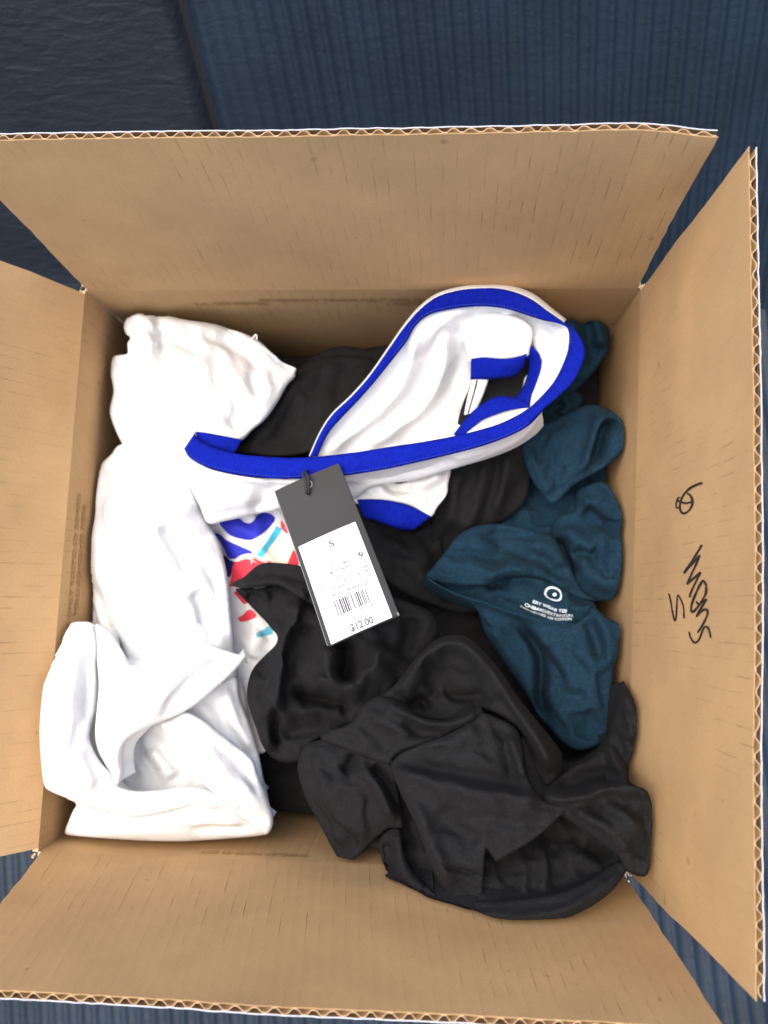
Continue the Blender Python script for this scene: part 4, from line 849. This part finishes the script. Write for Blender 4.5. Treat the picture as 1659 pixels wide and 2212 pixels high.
# ---- black tee in the middle
bm_ = thing('black_tee', (.0, -.04, -.1), 'black T-shirt with an open sleeve pointing left, lying under the price tag', 'T-shirt')
K1 = Patch(cE, [(60, 330), (150, 330), (260, 300), (420, 220), (560, 230), (700, 260), (830, 330), (960, 370), (1100, 420), (1200, 470), (1245, 560), (1220, 640), (1150, 720), (1050, 860), (940, 980), (850, 1060), (760, 1120), (620, 1180), (500, 1240), (440, 1340), (350, 1362), (262, 1335), (200, 1260), (165, 1160), (128, 1060), (108, 960), (122, 860), (155, 790), (215, 725), (285, 650), (270, 580), (120, 420)],
       [(100, 380, -34), (420, 230, -18), (830, 335, -24), (1230, 560, -26), (1050, 860, -10), (760, 1120, -12), (430, 1340, -20), (200, 1250, -20), (110, 960, -18), (285, 650, -14), (500, 700, 6), (700, 600, 4), (850, 760, 2), (350, 1000, -4), (560, 1050, -12), (1000, 600, -8)],
       [([(705, 620), (712, 740), (700, 860), (690, 900)], -10, 22, 26, .2), ([(900, 640), (880, 760), (800, 860), (690, 920), (570, 895), (480, 850)], 7, 26, 20, .15), ([(640, 660), (620, 780), (560, 870)], 4.5, 30, 30), ([(370, 960), (500, 970), (640, 1010), (760, 1010)], -9, 22, 20), ([(380, 1060), (520, 1045), (720, 1030)], 6, 14, 20),
        ([(480, 520), (440, 640), (400, 780), (340, 900)], -4, 26, 26), ([(400, 380), (390, 500), (330, 600), (310, 760), (290, 980), (235, 1170), (262, 1310)], 6, 14, 24, .08), ([(280, 1020), (262, 1150), (290, 1280)], -6, 12, 16), ([(330, 580), (450, 582), (600, 570)], -1.6, 6, 6), ([(180, 800), (150, 960), (190, 1150)], 3, 26, 26),
        ([(960, 480), (1000, 620), (960, 780)], 4, 36, 30), ([(1080, 480), (1060, 640), (1000, 760)], -5, 26, 26), ([(300, 1190), (450, 1170), (600, 1150)], -4, 22, 22), ([(880, 420), (960, 560), (940, 700)], -3, 28, 28)],
       r=14, noise=(1.4, 60, 60, 2))
build('body', [K1.mesh()], 'black_cotton', bm_)
K2 = Patch(cE, [(14, 304), (50, 280), (95, 255), (150, 205), (200, 178), (270, 174), (350, 180), (430, 195), (560, 240), (640, 380), (600, 470), (500, 420), (440, 390), (390, 360), (340, 328), (290, 308), (230, 312), (150, 326), (70, 326)],
       [(14, 304, -14), (150, 205, -14), (270, 176, -12), (430, 196, -4), (600, 450, 2), (340, 330, -2), (150, 326, -8), (300, 250, 2), (500, 330, 6)],
       [([(60, 312), (160, 300), (280, 282), (380, 330), (480, 400)], 3, 14, 10, .1), ([(200, 220), (330, 240), (470, 300)], -1.4, 24, 24)], r=9, noise=(.9, 50, 20, 2), hem=[[(14, 304), (150, 326), (290, 308), (440, 390)]])
build('sleeve', [K2.mesh()], 'black_cotton', bm_)
K3 = Patch(cE, [(40, 330), (130, 335), (230, 320), (300, 330), (330, 420), (310, 540), (290, 600), (200, 500), (110, 410)], [(50, 335, -24), (230, 325, -22), (290, 590, -26), (200, 430, -30)], [([(100, 350), (190, 430), (270, 540)], -3, 14, 14), ([(210, 330), (230, 430), (270, 520)], 2, 12, 12)], r=7, noise=(1.2, 40, 50, 2))
build('sleeve_lining', [K3.mesh()], 'black_cotton', bm_)

FK, NK, GK = 2.6, 1.5, 1.2
# ---- black tee in front, over the rim
bf = thing('black_tee', (.09, -.12, -.05), 'black T-shirt with stitched hems, heaped against the front and right flaps', 'T-shirt')
N_base = Patch(cG, [(80, 560), (120, 470), (200, 420), (320, 340), (440, 260), (560, 110), (640, 40), (740, 20), (860, 120), (980, 290), (1120, 470), (1200, 520), (1330, 440), (1372, 300), (1400, 190), (1440, 230), (1472, 360), (1474, 430), (1450, 480), (1425, 530), (1430, 600), (1500, 640), (1528, 760), (1520, 900), (1480, 985), (1400, 960), (1370, 1000), (1300, 1080), (1200, 1130), (1080, 1165), (960, 1170), (820, 1150), (640, 1110), (500, 1075), (450, 1050), (430, 930), (380, 870), (280, 920), (220, 860), (120, 660)],
       [(80, 560, -22), (440, 260, -18), (700, 25, -26), (980, 290, -24), (1200, 520, -18), (1400, 200, -2), (1440, 230, 8), (1470, 400, 24), (1425, 560, 10), (1525, 760, 46), (1480, 980, 40), (1300, 1080, 40), (960, 1170, 54), (640, 1110, 46), (450, 1050, 24), (280, 920, -10), (120, 660, -18), (700, 500, 0), (1000, 900, 22), (600, 800, 8), (1300, 800, 22)],
       [([(960, 880), (1000, 960), (1005, 1080)], 2.5, 14, 22, .3), ([(1040, 840), (1085, 940), (1070, 1080)], 3, 14, 24, .3), ([(1150, 850), (1190, 930), (1150, 1050)], 2, 26, 20), ([(1240, 870), (1310, 900), (1330, 930)], -4, 20, 14), ([(1385, 230), (1440, 330), (1430, 450)], 4, 22, 18), ([(1420, 300), (1455, 380), (1440, 470)], -3, 14, 14)],
       r=14, noise=(2, 60, 60, 1.5), skirt=40, step=6)
N_sl = Patch(cG, [(75, 560), (80, 500), (98, 460), (125, 440), (190, 428), (260, 456), (330, 480), (400, 505), (450, 525), (480, 640), (500, 735), (500, 790), (450, 788), (410, 815), (370, 850), (330, 895), (278, 942), (250, 930), (210, 860), (150, 745), (105, 660)],
       [(75, 540, -12), (125, 440, -8), (330, 480, 4), (450, 525, 10), (500, 760, 14), (410, 815, 8), (278, 942, 2), (150, 745, -6), (260, 620, 16), (360, 700, 18)],
       [([(310, 478), (290, 530), (258, 570)], -4, 10, 12), ([(370, 530), (430, 590), (470, 660), (500, 730)], -6, 14, 12, .15), ([(340, 520), (400, 600), (440, 690), (470, 770)], 3.5, 16, 14), ([(180, 640), (240, 740), (310, 860)], -.8, 6, 6), ([(160, 480), (150, 560), (200, 640)], 2, 26, 26), ([(300, 650), (330, 740), (350, 840)], 1.6, 22, 22)],
       r=11, noise=(.9, 56, 60, 2), hem=[[(105, 660), (150, 745), (210, 860), (250, 930)], [(278, 942), (330, 895), (410, 815)]])
build('sleeve', [N_sl.mesh()], 'black_cotton', bf)
N_a = [
 # back ridge roll
 Patch(cG, [(400, 262), (470, 205), (520, 140), (580, 70), (640, 18), (700, 0), (762, 8), (830, 62), (900, 142), (965, 238), (1035, 330), (1105, 415), (1155, 490), (1150, 560), (1110, 620), (1090, 632), (1060, 610), (1030, 500), (990, 400), (930, 345), (860, 310), (800, 296), (720, 340), (640, 350), (560, 330), (480, 290)],
       [(400, 262, 6), (520, 140, -2), (700, 2, -8), (965, 238, -4), (1150, 500, 2), (1095, 625, 14), (1000, 420, 18), (800, 296, 8), (640, 345, 0), (720, 60, 10), (900, 220, 14), (1050, 430, 20), (720, 220, -8), (560, 200, 4)],
       [([(450, 250), (530, 170), (600, 80), (700, 30), (780, 65), (870, 180), (980, 330), (1080, 470), (1120, 570)], 7, 22, 22, .08), ([(640, 90), (620, 180), (680, 240), (800, 250), (880, 290)], -5, 22, 24), ([(500, 260), (560, 200), (600, 150), (640, 200)], 3, 16, 14), ([(800, 110), (900, 250), (1000, 400), (1060, 560)], -3.5, 16, 16), ([(520, 290), (580, 270), (600, 310)], -6, 12, 10), ([(560, 250), (640, 210), (700, 290)], 3, 14, 14)],
       r=14, noise=(1.0, 50, 50, 2)),
 # left-middle lobe
 Patch(cG, [(170, 425), (200, 392), (260, 375), (310, 342), (325, 305), (370, 265), (420, 248), (480, 268), (560, 328), (640, 348), (700, 348), (750, 325), (800, 294), (828, 300), (826, 325), (780, 362), (690, 408), (580, 445), (500, 475), (465, 500), (445, 528), (330, 490), (250, 458)],
       [(180, 425, 0), (325, 305, 4), (420, 250, 6), (640, 348, 8), (820, 305, 16), (690, 408, 20), (465, 500, 14), (250, 455, 4), (400, 360, 22), (600, 400, 22)],
       [([(430, 270), (540, 330), (640, 365), (740, 350), (815, 308)], 4, 14, 16, .1), ([(330, 340), (400, 420), (450, 500)], -2, 24, 24), ([(500, 340), (580, 400), (700, 395)], -2.6, 18, 16), ([(360, 320), (450, 360), (540, 430)], 2, 26, 26)],
       r=12, noise=(1.2, 50, 30, 2)),
 # right sweep to the corner
 Patch(cG, [(985, 440), (1010, 420), (1060, 560), (1090, 618), (1140, 585), (1200, 540), (1280, 500), (1335, 430), (1350, 400), (1400, 480), (1420, 560), (1425, 610), (1490, 628), (1515, 670), (1530, 760), (1528, 880), (1510, 960), (1488, 988), (1450, 975), (1412, 962), (1380, 900), (1300, 840), (1200, 770), (1130, 720), (1060, 690), (1020, 620)],
       [(990, 440, 14), (1090, 615, 16), (1280, 500, 2), (1350, 405, -4), (1420, 560, 16), (1500, 650, 44), (1530, 800, 47), (1488, 985, 42), (1412, 962, 40), (1300, 840, 40), (1060, 690, 36), (1200, 650, 36), (1400, 720, 46), (1450, 850, 46)],
       [([(1070, 640), (1150, 662), (1260, 648), (1380, 618), (1470, 630), (1510, 680)], 7, 18, 16, .1), ([(1120, 620), (1250, 590), (1370, 560)], -5, 24, 20), ([(1340, 430), (1380, 520), (1410, 600)], 3, 14, 14), ([(1180, 700), (1280, 740), (1380, 800), (1420, 900)], 5, 18, 22), ([(1240, 700), (1340, 750), (1430, 860)], -4, 18, 18), ([(1480, 680), (1500, 800), (1480, 940)], -2.5, 20, 20), ([(1280, 690), (1400, 740), (1470, 840)], 2.5, 18, 18)],
       r=13, noise=(1.0, 60, 20, 2)),
]
build('body', [N_base.mesh()] + [p.mesh() for p in N_a], 'black_cotton', bf)
N5 = Patch(cG, [(455, 550), (462, 515), (500, 478), (580, 445), (690, 405), (780, 355), (826, 318), (880, 335), (950, 370), (985, 420), (1000, 540), (1030, 620), (1065, 668), (1130, 692), (1190, 690), (1140, 745), (1060, 818), (970, 878), (905, 915), (884, 925), (866, 898), (846, 870), (838, 900), (832, 980), (822, 1086), (770, 1085), (705, 1078), (640, 985), (600, 890), (560, 780), (505, 670)],
       [(455, 550, 14), (580, 445, 20), (826, 320, 20), (985, 430, 22), (1065, 668, 38), (1185, 692, 40), (1060, 818, 46), (884, 925, 46), (822, 1080, 44), (705, 1075, 40), (560, 780, 26), (505, 670, 20), (700, 700, 46), (850, 740, 50), (750, 520, 34), (660, 900, 44)],
       [([(455, 545), (560, 580), (680, 605), (800, 630), (960, 655), (1090, 672)], 4, 16, 34, .12), ([(520, 520), (700, 560), (900, 600), (1020, 620)], -3, 26, 20), ([(540, 640), (580, 760), (640, 900), (720, 1060)], 3.5, 22, 22), ([(640, 700), (720, 790), (830, 850)], -2.5, 36, 30), ([(560, 460), (700, 430), (820, 350)], 2, 22, 22), ([(930, 400), (970, 500), (1000, 600)], 4, 18, 12), ([(890, 370), (930, 480), (960, 600)], -2.5, 18, 18), ([(660, 940), (740, 960), (830, 990)], -.9, 6, 6)],
       r=10, noise=(.9, 64, 30, 2), hem=[[(846, 870), (838, 900), (822, 1086)], [(822, 1086), (705, 1078)], [(1190, 690), (1060, 818), (905, 915)]], skirt=14)
build('front_panel', [N5.mesh()], 'black_cotton', bf)
hem = Patch(cG, [(436, 1062), (434, 1046), (470, 1036), (520, 1010), (580, 1022), (640, 1040), (700, 1062), (780, 1080), (860, 1088), (960, 1080), (1060, 1070), (1160, 1050), (1250, 1010), (1330, 960), (1390, 925), (1418, 950), (1395, 1000), (1340, 1062), (1250, 1122), (1140, 1166), (1040, 1182), (960, 1183), (850, 1170), (700, 1140), (580, 1106), (490, 1082)],
       [(436, 1060, 22), (530, 1030, 30), (760, 1088, 46), (1060, 1070, 52), (1330, 960, 44), (1415, 960, 40), (1250, 1120, 54), (960, 1182, 58), (700, 1138, 46), (560, 1080, 38), (900, 1130, 62), (1200, 1080, 58)],
       [([(560, 1085), (700, 1116), (860, 1142), (1000, 1150), (1180, 1110), (1330, 1020), (1395, 955)], 1.6, 14, 18, .06)],
       r=10, noise=(.8, 60, 0, 3), hem=[[(436, 1062), (580, 1106), (850, 1170), (960, 1183), (1140, 1166), (1340, 1062)]], skirt=30, wl=70, grow=.8)
pleat = Patch(cG, [(404, 842), (432, 806), (470, 792), (496, 806), (504, 870), (528, 940), (575, 1000), (640, 1066), (600, 1072), (540, 1050), (490, 1036), (440, 1050), (428, 990), (420, 930), (410, 880)],
       [(405, 845, 8), (480, 795, 14), (520, 940, 26), (620, 1068, 42), (440, 1045, 20), (420, 930, 10), (470, 900, 20)],
       [([(480, 800), (486, 890), (515, 970), (590, 1050)], 3.0, 14, 12, .1), ([(446, 840), (450, 940), (466, 1030)], -4, 12, 14, .15)], r=9, noise=(.8, 60, 80, 2), skirt=30, grow=.6)
build('pleat', [pleat.mesh()], 'black_cotton', bf)
build('hem', [hem.mesh()], 'black_cotton', bf)
st = stitches(cG(np.array([(180, 645), (230, 730), (275, 800), (318, 862)], float)), N_sl.surf, 4, 4, 1.4) + stitches(cG(np.array([(135, 665), (190, 760), (262, 895)], float)), N_sl.surf, 4, 4, 1.2)
st += stitches(cG(np.array([(655, 935), (720, 948), (833, 985)], float)), N5.surf, 4, 4, 1.4) + stitches(cG(np.array([(520, 1060), (610, 1082), (690, 1100), (850, 1112)], float)), hem.surf, 4, 4, 1.3)
st += stitches(cG(np.array([(448, 1052), (490, 1046), (530, 1040)], float)), hem.surf, 4, 4, 1.2)
build('stitching', st, 'black_thread', bf, False)

# ------------------------------------------------------------------ price tag
tg = thing('price_tag', tuple(un([661., 1032], .022)), 'dark grey price tag with white barcode sticker marked $12.00, hanging from the blue collar', 'price tag')
TL, TR, BRt, BLt = [un(cH(np.array(p, float)), z) for p, z in (((193, 440), .0165), ((790, 180), .0175), ((1352, 1592), .050), ((690, 1888), .048))]
def tagpos(u, v, lift=0):
    """u across 0..1, v down 0..1"""
    u = np.asarray(u, float)[..., None]; v = np.asarray(v, float)[..., None]
    p = TL * (1 - u) * (1 - v) + TR * u * (1 - v) + BRt * u * v + BLt * (1 - u) * v
    nn = np.cross(BLt - TL, TR - TL); nn = nn / np.linalg.norm(nn); nn = nn if nn[2] > 0 else -nn
    return p + nn * (lift - .0022 * np.sin(v * math.pi) + .0007 * np.sin(u * 3.1))
WT = np.linalg.norm(TR - TL); HT = np.linalg.norm(BLt - TL)
def tag_sheet(u0, u1, v0, v1, l0, l1, rad=.012, hole=None):
    n = 8; pts = []
    for cu, cv_, a0 in ((u1, v0, -90), (u1, v1, 0), (u0, v1, 90), (u0, v0, 180)):
        for k in range(n):
            a = math.radians(a0 + 90 * k / (n - 1)); sx = -1 if cu == u1 else 1; sy = 1 if cv_ == v0 else -1
            pts.append((cu + sx * rad + math.cos(a) * rad, cv_ + sy * rad * WT / HT + math.sin(a) * rad * WT / HT))
    P = np.array(pts); D = []
    for a, b in zip(P, np.roll(P, -1, 0)):
        m = max(1, int(np.linalg.norm(b - a) / .06)); D += [a + (b - a) * i / m for i in range(m)]
    n = len(D); gx, gy = np.meshgrid(np.linspace(u0, u1, 12), np.linspace(v0, v1, 20)); G = np.c_[gx.ravel(), gy.ravel()]
    G = G[(G[:, 0] > u0 + .01) & (G[:, 0] < u1 - .01) & (G[:, 1] > v0 + .008) & (G[:, 1] < v1 - .008)]
    pts = [Vector(p) for p in D]; ed = [(i, (i + 1) % n) for i in range(n)]; hn = 0
    if hole:
        hn = 16; h = [Vector((hole[0] + hole[2] * math.cos(-2 * math.pi * i / hn), hole[1] + hole[2] * WT / HT * math.sin(-2 * math.pi * i / hn))) for i in range(hn)]
        pts += h; ed += [(n + i, n + (i + 1) % hn) for i in range(hn)]
        G = G[np.hypot(G[:, 0] - hole[0], (G[:, 1] - hole[1]) * HT / WT) > hole[2] * 1.4]
    pts += [Vector(p) for p in G]
    vs, es, fs, *_ = delaunay_2d_cdt(pts, ed, [], 1, 1e-6)
    X = np.array([(v.x, v.y) for v in vs]); F = [tuple(f) for f in fs]
    if hole:
        ctr = np.array([X[list(f)].mean(0) for f in F]); keep = np.hypot(ctr[:, 0] - hole[0], (ctr[:, 1] - hole[1]) * HT / WT) > hole[2] * .97
        F = [f for f, kk in zip(F, keep) if kk]
    A = tagpos(X[:, 0], X[:, 1], l1); B = tagpos(X[:, 0], X[:, 1], l0); K = len(X); out = []
    cnt = set()
    for f in F:
        p = A[list(f)]; nz = np.cross(p[1] - p[0], p[2] - p[0])[2]
        if nz < 0: f = f[::-1]
        out.append(f); out.append(tuple(i + K for i in f[::-1]))
        for a, b in zip(f, f[1:] + f[:1]): cnt.add((a, b))
    for a, b in list(cnt):
        if (b, a) not in cnt: out.append((b, a, a + K, b + K))
    return np.vstack([A, B]), out
hole = (.44, .105, .035)
card = build('card', [tag_sheet(0, 1, 0, 1, 0, .00055, .02, hole), tag_sheet(.012, 1.006, .004, 1.004, -.0006, -.0001, .02, hole)], 'tag_card', tg, False)
build('card_edge', [tag_sheet(-.004, .006, .02, .995, -.0003, .0006, .004), tag_sheet(.985, 1.008, .985, 1.004, -.0004, .0007, .006)], 'tag_edge', card, False)
stk = build('price_sticker', [tag_sheet(.055, .985 - .07, .385, 1.0, .0006, .00075, .012)], 'tag_sticker', tg, False)
# tag uv from crop coordinates: invert the projected quad
def tag_uv(P):
    P = np.atleast_2d(np.asarray(P, float)); u = np.full(len(P), .5); v = np.full(len(P), .5)
    def pj(q):
        c = (q - CAM) @ ROT; return np.c_[CX + FPX * c[:, 0] / -c[:, 2], CY - FPX * c[:, 1] / -c[:, 2]]
    for _ in range(12):
        p0 = pj(tagpos(u, v, .001)); du = (pj(tagpos(u + 1e-4, v, .001)) - p0) / 1e-4; dv = (pj(tagpos(u, v + 1e-4, .001)) - p0) / 1e-4
        e = P - p0; det = du[:, 0] * dv[:, 1] - du[:, 1] * dv[:, 0]
        u = u + (e[:, 0] * dv[:, 1] - e[:, 1] * dv[:, 0]) / det; v = v + (du[:, 0] * e[:, 1] - du[:, 1] * e[:, 0]) / det
    return np.c_[u, v]
def tag_text(s, a, b, hgt):
    """text from baseline point a to b (third close-up's coordinates), cap height in the same units"""
    q = tag_uv(cT(np.array([a, b], float))); v, f = text_mesh(s)
    x0 = v[:, 0].min(); wd = np.ptp(v[:, 0]) + 1e-9; t = (v[:, 0] - x0) / wd
    base = q[0] + (q[1] - q[0]) * t[:, None]
    hm = hgt * 1.2 * .1488 * .00022 / HT / .7
    return tagpos(base[:, 0], base[:, 1] - v[:, 1] * hm, .00085), f
build('size_print', [tag_text('S', (548, 382), (622, 352), 78)], 'tag_ink', stk, False)
build('price_print', [tag_text('$12.00', (860, 1612), (1190, 1478), 92)], 'tag_ink', stk, False)
ink = [tag_text('JAC 13 2802', (560, 700), (825, 595), 32), tag_text('SIZE 1 DU FAB  RAST 0 17    1 7  AMP', (415, 935), (1110, 660), 26), tag_text('BL I SAC  - SPTWYRE 00 W    MS TUBE', (425, 1010), (1115, 728), 26),
       tag_text('JUSTY TSBY MARKT W   OW  SAVL  CM', (450, 1070), (1150, 785), 26), tag_text('0 0  6  1 2   2  4 1', (720, 1400), (1220, 1210), 24), tag_text('T TSANW ED O  O', (820, 1450), (1150, 1318), 20)]
build('small_print', ink, 'tag_ink_pale', stk, False)
ink = [tag_text('MULTI UNI KW', (560, 785), (865, 660), 40), tag_text('ORIGIN: NICARAGUA', (560, 1120), (1105, 905), 36)]
build('origin_print', ink, 'tag_ink', stk, False)
# round mark with a tail
mk = []
ln = lambda q: (lambda w: tagpos(w[:, 0], w[:, 1], .00085))(tag_uv(q))
mk.append(stroke(cT(np.array([(955, 500), (975, 460), (1010, 455), (1025, 485), (1005, 510), (975, 505)], float)), 2.4, ln)); mk.append(stroke(cT(np.array([(960, 490), (985, 485), (1010, 495)], float)), 2.2, ln))
mk.append(stroke(cT(np.array([(1000, 500), (1025, 515), (1045, 505)], float)), 1.6, ln)); mk.append(stroke(cT(np.array([(975, 470), (980, 515)], float)), 1.6, ln))
build('round_mark', mk, 'tag_ink_dark', stk, False)
# barcode
quad = tag_uv(cT(np.array([(560, 1180), (1145, 948), (1222, 1170), (648, 1418)], float))); bars = []
pat = '1010011000 1101011101101 110111011 0100101 1010010110 111011010 1101100 0110001 0100001'  .replace(' ', ''); nb = len(pat); i = 0
while i < nb:
    if pat[i] == '1':
        j = i
        while j < nb and pat[j] == '1': j += 1
        a, b = i / nb, (j - .12) / nb; e = 1.0 if i < 5 or j > nb - 4 or 40 < i < 46 else .93
        q = [quad[0] + (quad[1] - quad[0]) * a, quad[0] + (quad[1] - quad[0]) * b, quad[3] + (quad[2] - quad[3]) * b, quad[3] + (quad[2] - quad[3]) * a]
        q = np.array([q[0], q[1], q[1] + (q[2] - q[1]) * e, q[0] + (q[3] - q[0]) * e]); p = tagpos(q[:, 0], q[:, 1], .00085); bars.append((p, [(0, 1, 2, 3)[::-1]])); i = j
    else: i += 1
build('barcode', bars, 'tag_ink_dark', stk, False)
# cord through the hole, and its clear plastic loop
def tube(P, r, m=8):
    P = cat(np.asarray(P, float), False, .0008); n = len(P); T = np.gradient(P, axis=0); T /= np.linalg.norm(T, axis=1, keepdims=True); V = []; F = []
    for p, t in zip(P, T):
        a = np.cross(t, [.3, .2, 1]); a /= np.linalg.norm(a); b = np.cross(t, a)
        V += [p + r * (math.cos(2 * math.pi * k / m) * a + math.sin(2 * math.pi * k / m) * b) for k in range(m)]
    for i in range(n - 1):
        for k in range(m): F.append((i * m + k, i * m + (k + 1) % m, (i + 1) * m + (k + 1) % m, (i + 1) * m + k))
    return np.array(V), F
hc = tagpos(np.array([hole[0]]), np.array([hole[1]]), .0015)[0]
p = lambda x, y, z: un(cH(np.array([x, y], float)), z)
build('cord', [tube([hc + [0, 0, -.004], hc + [0, 0, .0015], p(480, 330, .0235), p(455, 285, .0215), p(470, 262, .019), p(490, 250, .012)], .00075), tube([hc + [.0006, 0, -.004], hc + [.0008, 0, .001], p(505, 320, .0235), p(495, 285, .022), p(480, 258, .019), p(500, 245, .012)], .0007)], 'cord', tg)
rc = p(512, 372, .0205); build('loop_ring', [tube([rc + np.array([math.cos(a), math.sin(a), .1 * math.sin(a)]) * .0017 for a in np.linspace(0, 6.2832, 14)], .00042)], 'clear_plastic', tg)
for o_ in bpy.data.objects:
    if o_.name.split('.')[0] in ('stitching', 'printed_stripe', 'small_print', 'origin_print', 'barcode', 'factory_print', 'handwriting', 'neck_print', 'torn_paper', 'round_mark'): o_['kind'] = 'stuff'
bpy.context.view_layer.update()
